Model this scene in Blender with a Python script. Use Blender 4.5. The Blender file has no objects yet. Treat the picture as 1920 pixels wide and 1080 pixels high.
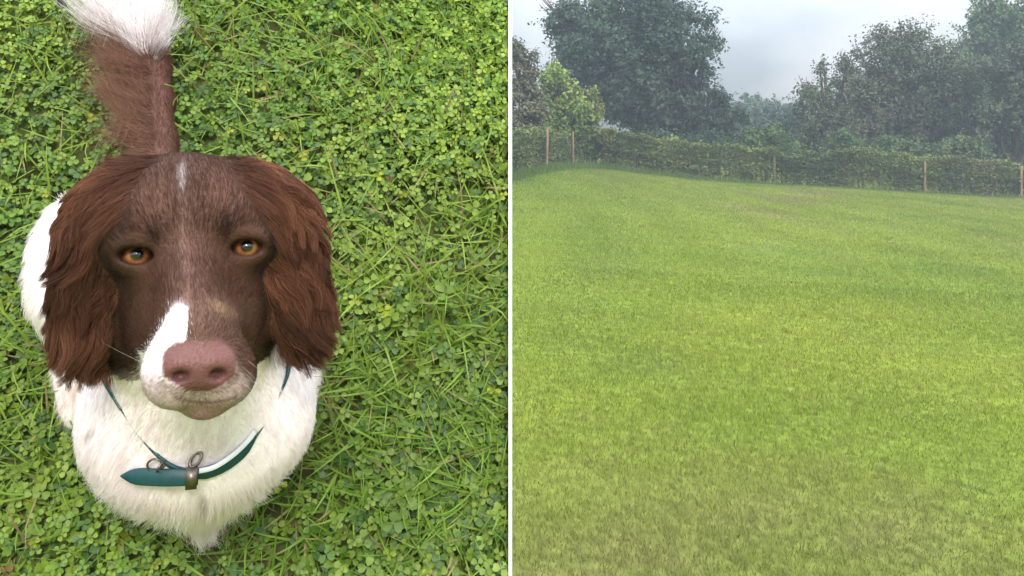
import bpy, math, random
import numpy as np
from mathutils import Vector
from mathutils.bvhtree import BVHTree
random.seed(7)
rng = np.random.default_rng(11)
R = math.radians
C = bpy.context.scene.collection
sc = bpy.context.scene

# ------------------------------------------------------------------ camera
FP = 1500.0            # focal length in pixels of a 1920 px wide picture
HZ = 240.0             # row of the horizon
CAM = np.array([0.0, 0.0, 1.6])
cd = bpy.data.cameras.new('camera')
cd.sensor_width = 36.0
cd.lens = 36.0 * FP / 1920.0
cd.shift_y = -(540.0 - HZ) / 1920.0
cd.clip_start = 0.02
cd.clip_end = 600.0
cam = bpy.data.objects.new('camera', cd)
cam.location = CAM
cam.rotation_euler = (R(90), 0, 0)
C.objects.link(cam)
sc.camera = cam

# ------------------------------------------------------------------ sky and sun
SUN_EL, SUN_AZ = R(37), R(14)       # the sun stands behind the camera and a little to the right
w = bpy.data.worlds.new('World')
sc.world = w
w.use_nodes = True
nt = w.node_tree
nt.nodes.clear()
N = nt.nodes.new
sky = N('ShaderNodeTexSky'); sky.sky_type = 'NISHITA'; sky.sun_disc = False
sky.sun_elevation = SUN_EL; sky.sun_rotation = R(180) - SUN_AZ
sky.air_density = 1.5; sky.dust_density = 3.0
bg1 = N('ShaderNodeBackground'); bg1.inputs[1].default_value = 0.10
nt.links.new(sky.outputs[0], bg1.inputs[0])
tc = N('ShaderNodeTexCoord')
sx = N('ShaderNodeSeparateXYZ'); nt.links.new(tc.outputs['Generated'], sx.inputs[0])
mp = N('ShaderNodeMapping'); mp.inputs['Scale'].default_value = (1.0, 1.0, 1.9); mp.inputs['Location'].default_value = (0.37, 0.11, 0.62)
nt.links.new(tc.outputs['Generated'], mp.inputs[0])
nz = N('ShaderNodeTexNoise'); nz.inputs['Scale'].default_value = 4.6; nz.inputs['Detail'].default_value = 7
nz.inputs['Roughness'].default_value = 0.48; nz.inputs['Distortion'].default_value = 0.25
nt.links.new(mp.outputs[0], nz.inputs['Vector'])
cr = N('ShaderNodeValToRGB')
cr.color_ramp.elements[0].position = 0.40; cr.color_ramp.elements[0].color = (0.47, 0.53, 0.60, 1)
cr.color_ramp.elements[1].position = 0.62; cr.color_ramp.elements[1].color = (0.80, 0.825, 0.87, 1)
nt.links.new(nz.outputs[0], cr.inputs[0])
# overcast sky, brighter overhead; the unseen zenith is boosted further to light the field
mr = N('ShaderNodeMapRange'); mr.inputs['From Min'].default_value = 0.0; mr.inputs['From Max'].default_value = 1.0
mr.inputs['To Min'].default_value = 0.285; mr.inputs['To Max'].default_value = 2.75
nt.links.new(sx.outputs['Z'], mr.inputs[0])
bg2 = N('ShaderNodeBackground')
nt.links.new(cr.outputs[0], bg2.inputs[0]); nt.links.new(mr.outputs[0], bg2.inputs[1])
mx = N('ShaderNodeMixShader'); mx.inputs[0].default_value = 0.9
nt.links.new(bg1.outputs[0], mx.inputs[1]); nt.links.new(bg2.outputs[0], mx.inputs[2])
wo = N('ShaderNodeOutputWorld'); nt.links.new(mx.outputs[0], wo.inputs[0])

sl = bpy.data.lights.new('sun', 'SUN'); sl.energy = 1.5; sl.angle = R(16); sl.color = (1.0, 0.95, 0.87)
so = bpy.data.objects.new('sun', sl); C.objects.link(so)
to_sun = Vector((math.cos(SUN_EL) * math.sin(SUN_AZ), -math.cos(SUN_EL) * math.cos(SUN_AZ), math.sin(SUN_EL)))
so.rotation_euler = to_sun.to_track_quat('Z', 'Y').to_euler()
so.location = (3, -6, 8)

sc.view_settings.view_transform = 'Standard'
sc.view_settings.look = 'None'
sc.view_settings.gamma = 1.0
sc.view_settings.exposure = 1.12
sc.view_settings.use_curve_mapping = False
sc.render.engine = 'CYCLES'
sc.cycles.use_denoising = True
sc.cycles.max_bounces = 8
sc.cycles.transmission_bounces = 4
sc.cycles.volume_bounces = 0
sc.cycles.use_adaptive_sampling = True
sc.cycles.adaptive_threshold = 0.02
sc.cycles_curves.shape = 'RIBBONS'

# ------------------------------------------------------------------ helpers
def ray(px, py):
    return np.array([(px - 960.0) / FP, 1.0, -(py - HZ) / FP])

def at(px, py, Y):
    return CAM + ray(px, py) * Y

def tag(o, label=None, cat=None, group=None, kind=None):
    if label: o['label'] = label
    if cat: o['category'] = cat
    if group: o['group'] = group
    if kind: o['kind'] = kind
    return o

def empty(name, loc, label=None, cat=None, group=None):
    o = bpy.data.objects.new(name, None); C.objects.link(o)
    o.location = [float(v) for v in loc]; o.empty_display_size = 0.2
    return tag(o, label, cat, group)

def mesh_obj(name, V, faces, mat, parent=None, col=None, smooth=False, loc=None):
    """V (n,3); faces: list of int arrays (m,3) or (m,4); col (n,3) point colours. World coordinates unless parented."""
    V = np.asarray(V, np.float64).copy()
    off = np.zeros(3)
    if parent is not None: off = np.array(parent.matrix_basis.translation)
    elif loc is not None: off = np.array(loc, float)
    V -= off
    me = bpy.data.meshes.new(name)
    faces = [np.asarray(f, np.int32) for f in faces if len(f)]
    me.vertices.add(len(V)); me.vertices.foreach_set('co', V.astype(np.float32).ravel())
    tot = np.concatenate([np.full(len(f), f.shape[1], np.int32) for f in faces])
    idx = np.concatenate([f.ravel() for f in faces])
    me.loops.add(len(idx)); me.loops.foreach_set('vertex_index', idx)
    me.polygons.add(len(tot))
    st = np.zeros(len(tot), np.int32); st[1:] = np.cumsum(tot)[:-1]
    me.polygons.foreach_set('loop_start', st)
    me.update(calc_edges=True)
    if smooth: me.polygons.foreach_set('use_smooth', np.ones(len(tot), bool))
    if col is not None:
        a = me.color_attributes.new('Col', 'FLOAT_COLOR', 'POINT')
        c4 = np.ones((len(V), 4), np.float32); c4[:, :3] = col
        a.data.foreach_set('color', c4.ravel())
    if mat: me.materials.append(mat)
    o = bpy.data.objects.new(name, me); C.objects.link(o)
    if parent is not None: o.parent = parent
    else: o.location = [float(v) for v in off]
    return o

class MB:
    def __init__(s): s.v, s.q, s.t, s.n = [], [], [], 0
    def add(s, v, q=(), t=()):
        v = np.asarray(v, float)
        s.v.append(v)
        if len(q): s.q.append(np.asarray(q) + s.n)
        if len(t): s.t.append(np.asarray(t) + s.n)
        s.n += len(v)
    def box(s, c, h, ax=None):
        ax = np.eye(3) if ax is None else np.asarray(ax)
        k = np.array([[x, y, z] for x in (-1, 1) for y in (-1, 1) for z in (-1, 1)], float) * np.asarray(h)
        s.add(np.asarray(c) + k @ ax, [[0, 1, 3, 2], [4, 6, 7, 5], [0, 4, 5, 1], [2, 3, 7, 6], [0, 2, 6, 4], [1, 5, 7, 3]])
    def tube(s, pts, rad, n=8, cap=True):
        pts = np.asarray(pts, float); rad = np.broadcast_to(np.asarray(rad, float), (len(pts),))
        tan = np.gradient(pts, axis=0); tan /= np.linalg.norm(tan, axis=1)[:, None] + 1e-12
        ref = np.array([0.31, 0.92, 0.23]); u = np.cross(tan, ref); u /= np.linalg.norm(u, axis=1)[:, None] + 1e-9
        v = np.cross(tan, u); a = np.linspace(0, 2 * np.pi, n, endpoint=False)
        ring = pts[:, None] + rad[:, None, None] * (np.cos(a)[None, :, None] * u[:, None] + np.sin(a)[None, :, None] * v[:, None])
        m = len(pts); q = []
        for i in range(m - 1):
            for j in range(n):
                q.append([i * n + j, i * n + (j + 1) % n, (i + 1) * n + (j + 1) % n, (i + 1) * n + j])
        t = []
        V = ring.reshape(-1, 3)
        if cap:
            V = np.vstack([V, pts[0], pts[-1]])
            for j in range(n):
                t.append([m * n, (j + 1) % n, j]); t.append([m * n + 1, (m - 1) * n + j, (m - 1) * n + (j + 1) % n])
        s.add(V, q, t)
    def build(s, name, mat, parent=None, smooth=False, col=None, loc=None):
        f = []
        if s.q: f.append(np.concatenate(s.q))
        if s.t: f.append(np.concatenate(s.t))
        return mesh_obj(name, np.concatenate(s.v), f, mat, parent, col, smooth, loc)

_w = rng.normal(size=(64, 3)); _p = rng.uniform(0, 6.283, 64)
def noise(P, scale, octs=3, seed=0):
    """smooth pseudo noise, about -1..1, of points (n,2|3)"""
    P = np.asarray(P, float)
    if P.shape[1] == 2: P = np.column_stack([P, np.zeros(len(P))])
    out = np.zeros(len(P)); amp = 1.0; tot = 0
    for o in range(octs):
        f = scale * 2.03 ** o
        for k in range(6):
            i = (seed * 7 + o * 6 + k) % 64
            out += amp * np.sin(P @ (_w[i] * f) + _p[(i * 5 + seed) % 64]) / 3.0
        tot += amp; amp *= 0.55
    return out / tot * 1.3

def sst(a, b, x):
    t = np.clip((x - a) / (b - a), 0, 1); return t * t * (3 - 2 * t)

def unit(v): return v / (np.linalg.norm(v, axis=-1, keepdims=True) + 1e-12)

def srgb(r, g, b):
    c = np.array([r, g, b], float) / 255.0
    return np.where(c <= 0.04045, c / 12.92, ((c + 0.055) / 1.055) ** 2.4)

# ------------------------------------------------------------------ materials
def mat_attr(name, rough=0.6, spec=0.3, transl=0.0, noise_amt=0.0, noise_scale=40.0, bump=0.0, bump_scale=200.0):
    m = bpy.data.materials.new(name); m.use_nodes = True
    t = m.node_tree; b = t.nodes['Principled BSDF']; o = t.nodes['Material Output']
    a = t.nodes.new('ShaderNodeAttribute'); a.attribute_name = 'Col'
    csock = a.outputs['Color']
    if noise_amt:
        n = t.nodes.new('ShaderNodeTexNoise'); n.inputs['Scale'].default_value = noise_scale; n.inputs['Detail'].default_value = 5
        g = t.nodes.new('ShaderNodeTexCoord'); t.links.new(g.outputs['Object'], n.inputs['Vector'])
        r_ = t.nodes.new('ShaderNodeMapRange'); r_.inputs['From Min'].default_value = 0.3; r_.inputs['From Max'].default_value = 0.7
        r_.inputs['To Min'].default_value = 1 - noise_amt; r_.inputs['To Max'].default_value = 1 + noise_amt
        t.links.new(n.outputs[0], r_.inputs[0])
        v = t.nodes.new('ShaderNodeVectorMath'); v.operation = 'SCALE'
        t.links.new(csock, v.inputs[0]); t.links.new(r_.outputs[0], v.inputs['Scale']); csock = v.outputs[0]
    t.links.new(csock, b.inputs['Base Color'])
    b.inputs['Roughness'].default_value = rough
    b.inputs['Specular IOR Level'].default_value = spec
    if bump:
        n2 = t.nodes.new('ShaderNodeTexNoise'); n2.inputs['Scale'].default_value = bump_scale; n2.inputs['Detail'].default_value = 4
        g2 = t.nodes.new('ShaderNodeTexCoord'); t.links.new(g2.outputs['Object'], n2.inputs['Vector'])
        bp = t.nodes.new('ShaderNodeBump'); bp.inputs['Strength'].default_value = bump; bp.inputs['Distance'].default_value = 0.004
        t.links.new(n2.outputs[0], bp.inputs['Height']); t.links.new(bp.outputs[0], b.inputs['Normal'])
    if transl:
        tr = t.nodes.new('ShaderNodeBsdfTranslucent'); t.links.new(csock, tr.inputs[0])
        ms = t.nodes.new('ShaderNodeMixShader'); ms.inputs[0].default_value = transl
        t.links.new(b.outputs[0], ms.inputs[1]); t.links.new(tr.outputs[0], ms.inputs[2]); t.links.new(ms.outputs[0], o.inputs[0])
    return m

def mat_plain(name, col, rough=0.6, spec=0.4, metal=0.0, noise_amt=0.15, noise_scale=30.0, bump=0.0, stretch=(1, 1, 1), coat=0.0):
    m = bpy.data.materials.new(name); m.use_nodes = True
    t = m.node_tree; b = t.nodes['Principled BSDF']
    n = t.nodes.new('ShaderNodeTexNoise'); n.inputs['Scale'].default_value = noise_scale; n.inputs['Detail'].default_value = 6
    g = t.nodes.new('ShaderNodeTexCoord'); mp_ = t.nodes.new('ShaderNodeMapping'); mp_.inputs['Scale'].default_value = stretch
    t.links.new(g.outputs['Object'], mp_.inputs[0]); t.links.new(mp_.outputs[0], n.inputs['Vector'])
    cr_ = t.nodes.new('ShaderNodeValToRGB')
    c = np.array(col)
    cr_.color_ramp.elements[0].position = 0.3; cr_.color_ramp.elements[0].color = (*np.clip(c * (1 - noise_amt), 0, 1), 1)
    cr_.color_ramp.elements[1].position = 0.7; cr_.color_ramp.elements[1].color = (*np.clip(c * (1 + noise_amt), 0, 1), 1)
    t.links.new(n.outputs[0], cr_.inputs[0]); t.links.new(cr_.outputs[0], b.inputs['Base Color'])
    b.inputs['Roughness'].default_value = rough; b.inputs['Specular IOR Level'].default_value = spec
    b.inputs['Metallic'].default_value = metal; b.inputs['Coat Weight'].default_value = coat
    if bump:
        bp = t.nodes.new('ShaderNodeBump'); bp.inputs['Strength'].default_value = bump; bp.inputs['Distance'].default_value = 0.002
        t.links.new(n.outputs[0], bp.inputs['Height']); t.links.new(bp.outputs[0], b.inputs['Normal'])
    return m

M = {}
M['leaf'] = mat_attr('clover_leaf', 0.5, 0.35, 0.28)
M['blade'] = mat_attr('grass_blade', 0.5, 0.3, 0.3)
M['fieldblade'] = mat_attr('mown_grass', 0.6, 0.2, 0.3)
M['treeleaf'] = mat_attr('tree_leaf', 0.55, 0.3, 0.2)
M['soil'] = mat_attr('soil', 0.95, 0.1, 0, 0.35, 30, 0.6, 60)
M['turf'] = mat_attr('field_turf', 0.9, 0.1, 0, 0.3, 14, 0.8, 40)
M['bark'] = mat_plain('bark', (0.075, 0.06, 0.045), 0.9, 0.1, 0, 0.4, 9, 0.8, (1, 1, 0.25))
M['white_paint'] = mat_plain('white_paint', (0.86, 0.86, 0.85), 0.45, 0.4, 0, 0.02, 12)
M['post'] = mat_plain('post_timber', (0.24, 0.165, 0.095), 0.85, 0.15, 0, 0.3, 22, 0.5, (1, 1, 0.12))
M['wire'] = mat_plain('galvanised_wire', (0.16, 0.17, 0.15), 0.6, 0.3, 0.3, 0.1)

# ------------------------------------------------------------------ the field (setting)
def ground_z(x, y):
    x = np.asarray(x, float); y = np.asarray(y, float)
    z = -0.0566 * np.clip(x, -2, 40)
    g = np.where(x > 1.0, np.exp(-((x - 1.0) / 3.6) ** 2), 1.0)
    z = z + 0.34 * g * sst(12, 31, y)
    z = z + 0.02 * np.sin(x * 0.9 + 0.4 * y) * np.sin(y * 0.55) * sst(4, 10, y)
    return z

def field_col(x, y):
    P = np.column_stack([x, y])
    green = np.array([0.142, 0.208, 0.026]); yel = np.array([0.210, 0.255, 0.032]); tan = np.array([0.195, 0.165, 0.080])
    deep = np.array([0.085, 0.150, 0.026])
    n1 = noise(P, 0.55, 3, 1); n2 = noise(P, 1.9, 3, 2); n3 = noise(P * np.array([1, 0.45]), 1.0, 3, 5)
    f = np.clip(0.5 + 0.3 * n1 + 0.2 * n2, 0, 1)[:, None]
    c = green * (1 - f) + yel * f
    q_ = (0.45 * sst(7, 16, y) * sst(0, 5, x))[:, None]; c = c * (1 - q_) + np.array([0.205, 0.245, 0.045]) * q_
    d = (sst(0.15, 0.9, n2 * 0.6 + n3 * 0.6) * 0.4)[:, None]
    c = c * (1 - d) + deep * d
    # worn, dry grass in the foreground and thin patches farther out
    rr = ((x - 1.0) / 1.4) ** 2 + ((y - 2.7) / 1.1) ** 2
    t = np.exp(-rr) * 0.75 * np.clip(0.85 + 0.5 * n2, 0, 1.2)
    t = t + 0.5 * sst(0.2, 1.0, noise(P * np.array([0.7, 0.35]), 0.7, 3, 9)) * sst(6, 14, y) * sst(1.5, 4, x)
    t = t + 0.10 * sst(0.0, 1.0, noise(P, 6.0, 2, 4))
    t = np.clip(t, 0, 0.85)[:, None]
    c = c * (1 - t) + tan * t
    # faint mowing tracks running up the field
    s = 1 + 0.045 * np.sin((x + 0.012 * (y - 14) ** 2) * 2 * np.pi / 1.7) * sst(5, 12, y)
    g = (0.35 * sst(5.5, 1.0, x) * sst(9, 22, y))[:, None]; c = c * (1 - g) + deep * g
    return c * s[:, None]

def make_field():
    xs = np.concatenate([np.linspace(-80, -3, 24), np.linspace(-2.6, 24, 134), np.linspace(25, 110, 24)])
    ys = np.concatenate([np.linspace(-12, 0, 8), np.linspace(0.2, 34, 170), np.linspace(36, 260, 40)])
    X, Y = np.meshgrid(xs, ys, indexing='ij'); x = X.ravel(); y = Y.ravel()
    V = np.column_stack([x, y, ground_z(x, y)])
    nx, ny = len(xs), len(ys)
    i = np.arange(nx * ny).reshape(nx, ny)
    q = np.stack([i[:-1, :-1], i[1:, :-1], i[1:, 1:], i[:-1, 1:]], -1).reshape(-1, 4)
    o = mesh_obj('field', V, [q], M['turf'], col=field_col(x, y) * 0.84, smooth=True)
    tag(o, kind='structure')
make_field()

def grass_blades(x, y, z, h, wd, col, bend, three, up=None):
    """blades as tapered strips; returns V, F, col"""
    n = len(x); a = rng.uniform(0, 2 * np.pi, n); b = rng.uniform(0, 2 * np.pi, n)
    base = np.column_stack([x, y, z])
    side = np.column_stack([np.cos(a), np.sin(a), np.zeros(n)]) * wd[:, None] * 0.5
    lean = np.column_stack([np.cos(b), np.sin(b), np.zeros(n)]) * (h * bend)[:, None]
    upv = np.column_stack([np.zeros(n), np.zeros(n), h])
    if three:
        mid = base + upv * 0.6 + lean * 0.35; tip = base + upv * 0.95 + lean
        V = np.stack([base - side, base + side, mid - side * 0.75, mid + side * 0.75, tip], 1).reshape(-1, 3)
        k = (np.arange(n) * 5)[:, None]
        return V, [k + np.array([[0, 1, 3, 2]]), k + np.array([[2, 3, 4]])], np.repeat(col, 5, 0)
    tip = base + upv + lean
    V = np.stack([base - side, base + side, tip], 1).reshape(-1, 3)
    k = (np.arange(n) * 3)[:, None]
    return V, [k + np.array([[0, 1, 2]])], np.repeat(col, 3, 0)

def make_field_grass():
    Vs, Q, T, Cc, off = [], [], [], [], 0
    edges = np.geomspace(1.9, 30.7, 15)
    for y0, y1 in zip(edges[:-1], edges[1:]):
        ym = (y0 + y1) / 2; three = ym < 9
        x0, x1 = -0.4 - 0.16 * max(0.0, ym - 2.8), 0.70 * y1 + 0.6
        n = int((y1 - y0) * (x1 - x0) * 44000 * ym ** -1.35)
        y = rng.uniform(y0, y1, n); x = rng.uniform(x0, x1, n)
        k = rng.random(n) < (y / ym) ** -1.35; x, y = x[k], y[k]
        k = (x < 0.70 * y + 0.6) & ((y > 2.7) | (x > 0.012)); x, y = x[k], y[k]; n = len(x)      # none inside the bank
        clump = noise(np.column_stack([x, y]), 5.5, 3, 3); tuft = noise(np.column_stack([x, y]), 1.6, 3, 6)
        h = rng.uniform(0.012, 0.034, n) * (1 + 0.2 * np.clip(clump, -1, 1.4) + 0.25 * np.clip(tuft, -1, 1.5)) * (1 + 0.035 * y)
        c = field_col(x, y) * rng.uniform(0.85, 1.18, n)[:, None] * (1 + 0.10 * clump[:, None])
        dry = rng.random(n) < 0.04
        c[dry] = np.array([0.26, 0.22, 0.10]) * rng.uniform(0.7, 1.2, dry.sum())[:, None]
        V, F, cc = grass_blades(x, y, ground_z(x, y) - 0.003, h, (0.0010 + 0.0007 * y) * rng.uniform(0.7, 1.3, n), c, rng.uniform(0.2, 1.1, n), three)
        Vs.append(V); Cc.append(cc)
        for f in F: (Q if f.shape[1] == 4 else T).append(f + off)
        off += len(V)
    o = mesh_obj('mown_grass', np.concatenate(Vs), [np.concatenate(Q), np.concatenate(T)], M['fieldblade'], col=np.concatenate(Cc))
    tag(o, 'short mown yellow-green grass covering the open field', 'grass', kind='stuff')
make_field_grass()

# ------------------------------------------------------------------ the steep turf bank the dog sits on (its own up is BN)
BE, BA, BD = R(26.3), R(10), 0.98
BN = np.array([math.cos(BE) * math.sin(BA), -math.cos(BE) * math.cos(BA), math.sin(BE)])
BX = np.array([math.cos(BA), math.sin(BA), 0.0])
BU = np.cross(BN, BX)
FOOT = CAM - BD * BN
def bank_y(x, z): return (BD + BN[0] * x + BN[2] * (z - 1.6)) / -BN[1]
def bank_pt(s, t): return FOOT + np.outer(s, BX) + np.outer(t, BU)
def ground_hit(px, py):
    d = ray(px, py); return CAM + d * (BD / -(d @ BN))

def make_bank():
    xs = np.linspace(-1.75, -0.003, 90); zs = np.linspace(-0.15, 2.3, 110)
    X, Z = np.meshgrid(xs, zs, indexing='ij'); x = X.ravel(); z = Z.ravel(); y = bank_y(x, z)
    P = np.column_stack([x, y, z])
    b = noise(P, 9, 3, 12) * 0.006
    edge = sst(0.0, 0.05, -x)
    P = P + BN * (b * edge)[:, None]
    nx, nz_ = len(xs), len(zs); i = np.arange(nx * nz_).reshape(nx, nz_)
    q = np.stack([i[:-1, :-1], i[1:, :-1], i[1:, 1:], i[:-1, 1:]], -1).reshape(-1, 4)
    col = np.array([0.055, 0.072, 0.018]) * (1 + 0.5 * noise(P, 14, 3, 8))[:, None] + np.array([0.02, 0.012, 0.006]) * np.clip(noise(P, 6, 3, 20), 0, 1)[:, None]
    # crown and back of the bank
    n0 = len(P)
    top = P[i[:, -1]]
    back1 = top + np.array([0, 0.55, 0.0]); back1[:, 2] = 2.32
    back2 = top + np.array([0, 1.1, 0.0]); back2[:, 2] = -0.15
    P2 = np.vstack([P, back1, back2]); j1 = n0 + np.arange(nx); j2 = n0 + nx + np.arange(nx)
    q2 = np.stack([i[:-1, -1], i[1:, -1], j1[1:], j1[:-1]], -1); q3 = np.stack([j1[:-1], j1[1:], j2[1:], j2[:-1]], -1)
    ends = []
    for k in (0, nx - 1):
        a = i[k, :]
        ends.append(np.array([[a[m], a[m + 1], j1[k]] for m in range(nz_ - 1)] + [[a[0], j1[k], j2[k]]]))
    cc = np.vstack([col, np.tile([0.05, 0.085, 0.02], (2 * nx, 1))])
    o = mesh_obj('grass_bank', P2, [np.vstack([q, q2, q3]), np.vstack(ends)], M['soil'], col=np.clip(cc, 0.002, 1), smooth=True, loc=(-0.9, 1.2, 0))
    tag(o, kind='structure')
    # white board standing in for the dividing line between the two views
    def yw(z): return bank_y(0, z) - 0.05
    prof = [(yw(-0.1), -0.1), (yw(2.36), 2.36), (yw(2.36) + 0.26, 2.36), (yw(-0.1) + 0.26, -0.1)]
    V = []
    for (y, z) in prof: V.append([0.0, y, z])
    for (y, z) in prof: V.append([-0.0043 * y, y, z])
    o = mesh_obj('divider_board', V, [[[0, 3, 2, 1], [4, 5, 6, 7], [0, 1, 5, 4], [1, 2, 6, 5], [2, 3, 7, 6], [3, 0, 4, 7]]], M['white_paint'], loc=(0, 1.2, 0))
    tag(o, 'thin white board standing in for a dividing line between the clover turf and the open field', 'board')
make_bank()

def on_bank_filter(P, margin=0.0):
    return (P[:, 0] < -0.0043 * P[:, 1] - margin) & (P[:, 2] > 0.02) & (P[:, 2] < 2.28) & (P[:, 0] > -1.72)

def proj(P):
    P = np.asarray(P); y = np.maximum(P[:, 1], 1e-3)
    return 960 + FP * P[:, 0] / y, HZ - FP * (P[:, 2] - CAM[2]) / y

def in_view(P, m=160):
    px, py = proj(P)
    return (px > -m) & (px < 1000) & (py > -m) & (py < 1080 + m)

def make_clover():
    n = 140000
    s = rng.uniform(-1.75, 0.35, n); t = rng.uniform(-1.5, 1.5, n)
    P = bank_pt(s, t)
    k = on_bank_filter(P, 0.004); P, s, t = P[k], s[k], t[k]
    # full density where the turf is close, thinner at the rest of the bank
    iv = in_view(P)
    st = np.column_stack([s, t])
    dens = sst(-0.75, 0.25, noise(st, 7.0, 3, 31) + 0.45)
    k = np.where(iv, rng.random(len(P)) < 0.25 + 0.75 * dens, rng.random(len(P)) < 0.35)
    P, s, t, dens, st = P[k], s[k], t[k], dens[k], st[k]; n = len(P)
    hgt = rng.uniform(0.006, 0.036, n) * (0.8 + 0.35 * noise(st, 11, 2, 33))
    hgt = np.clip(hgt, 0.004, 0.042)
    size = rng.uniform(0.0039, 0.0080, n) * (1 + 0.18 * noise(st, 5, 2, 35))
    size *= np.where(rng.random(n) < 0.05, 1.4, 1.0)
    yaw = rng.uniform(0, 2 * np.pi, n); tilt = np.abs(rng.normal(0, 0.38, n)); ta = rng.uniform(0, 2 * np.pi, n)
    nn = unit(BN[None] + (np.cos(ta) * np.tan(np.clip(tilt, 0, 1.1)))[:, None] * BX + (np.sin(ta) * np.tan(np.clip(tilt, 0, 1.1)))[:, None] * BU)
    e1 = unit(np.cross(nn, BU[None] * 1.0 + 0.01)); e2 = np.cross(nn, e1)
    cen = P + BN * hgt[:, None]
    # leaflet outline: heart shaped, folded a little along its middle
    L2 = np.array([[0, 0.02, 0], [-0.40, 0.42, 0.11], [-0.44, 0.80, 0.12], [-0.20, 1.02, 0.06], [0, 0.90, 0.0], [0.20, 1.02, 0.06], [0.44, 0.80, 0.12], [0.40, 0.42, 0.11]])
    # colour
    g1 = np.array([0.104, 0.208, 0.022]); g2 = np.array([0.258, 0.355, 0.045]); g3 = np.array([0.045, 0.115, 0.026]); ye = np.array([0.33, 0.37, 0.02]); br = np.array([0.20, 0.13, 0.05])
    f = np.clip(0.45 + 0.35 * noise(st, 6, 3, 40) + rng.normal(0, 0.28, n), 0, 1)[:, None]
    c = g1 * (1 - f) + g2 * f
    d = (rng.random(n) < 0.22)[:, None] * 0.8; c = c * (1 - d) + g3 * d
    c = c * (1 + 0.24 * noise(st, 2.6, 2, 44) + 0.14 * noise(st, 9, 2, 46))[:, None]
    yl = rng.random(n) < 0.016; c[yl] = ye * rng.uniform(0.6, 1.0, yl.sum())[:, None]
    bl = rng.random(n) < 0.004; c[bl] = br
    Vs, Cs = [], []
    for j in range(3):
        a = yaw + j * 2 * np.pi / 3 + rng.normal(0, 0.16, n)
        d1 = np.cos(a)[:, None] * e1 + np.sin(a)[:, None] * e2; d0 = np.cross(d1, nn)
        sz = size * rng.uniform(0.85, 1.12, n)
        droop = rng.normal(-0.05, 0.16, n)
        V = cen[:, None] + sz[:, None, None] * (L2[None, :, 0:1] * d0[:, None] + L2[None, :, 1:2] * d1[:, None] + (L2[None, :, 2:3] * rng.uniform(0.2, 1.8, n)[:, None, None] + L2[None, :, 1:2] * droop[:, None, None]) * nn[:, None])
        Vs.append(V)
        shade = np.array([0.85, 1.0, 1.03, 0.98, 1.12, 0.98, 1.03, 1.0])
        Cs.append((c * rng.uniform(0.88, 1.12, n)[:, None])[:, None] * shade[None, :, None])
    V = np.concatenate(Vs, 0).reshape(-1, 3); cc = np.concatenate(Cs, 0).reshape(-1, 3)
    k8 = (np.arange(3 * n) * 8)[:, None]
    Q = np.vstack([k8 + [[0, 4, 2, 1]], k8 + [[0, 7, 6, 4]]]); T = np.vstack([k8 + [[2, 4, 3]], k8 + [[4, 6, 5]]])
    # stalks
    base = P - BN * 0.004 + BX * rng.normal(0, 0.006, n)[:, None] + BU * rng.normal(0, 0.006, n)[:, None]
    sd = BX * 0.0006
    SV = np.stack([base - sd, base + sd, cen + sd * 0.7, cen - sd * 0.7], 1).reshape(-1, 3)
    k4 = (np.arange(n) * 4)[:, None] + len(V)
    Q = np.vstack([Q, k4 + [[0, 1, 2, 3]]])
    V = np.vstack([V, SV]); cc = np.vstack([cc, np.repeat(c * np.array([1.1, 0.9, 0.9]), 4, 0)])
    kk = V[:, 0] < -0.0044 * V[:, 1] - 0.0005
    V[~kk, 0] = -0.0044 * V[~kk, 1] - 0.0005
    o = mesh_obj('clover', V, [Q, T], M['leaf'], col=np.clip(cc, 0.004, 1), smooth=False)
    tag(o, 'dense green clover leaves covering the turf around the dog', 'clover', kind='stuff')
make_clover()

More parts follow.
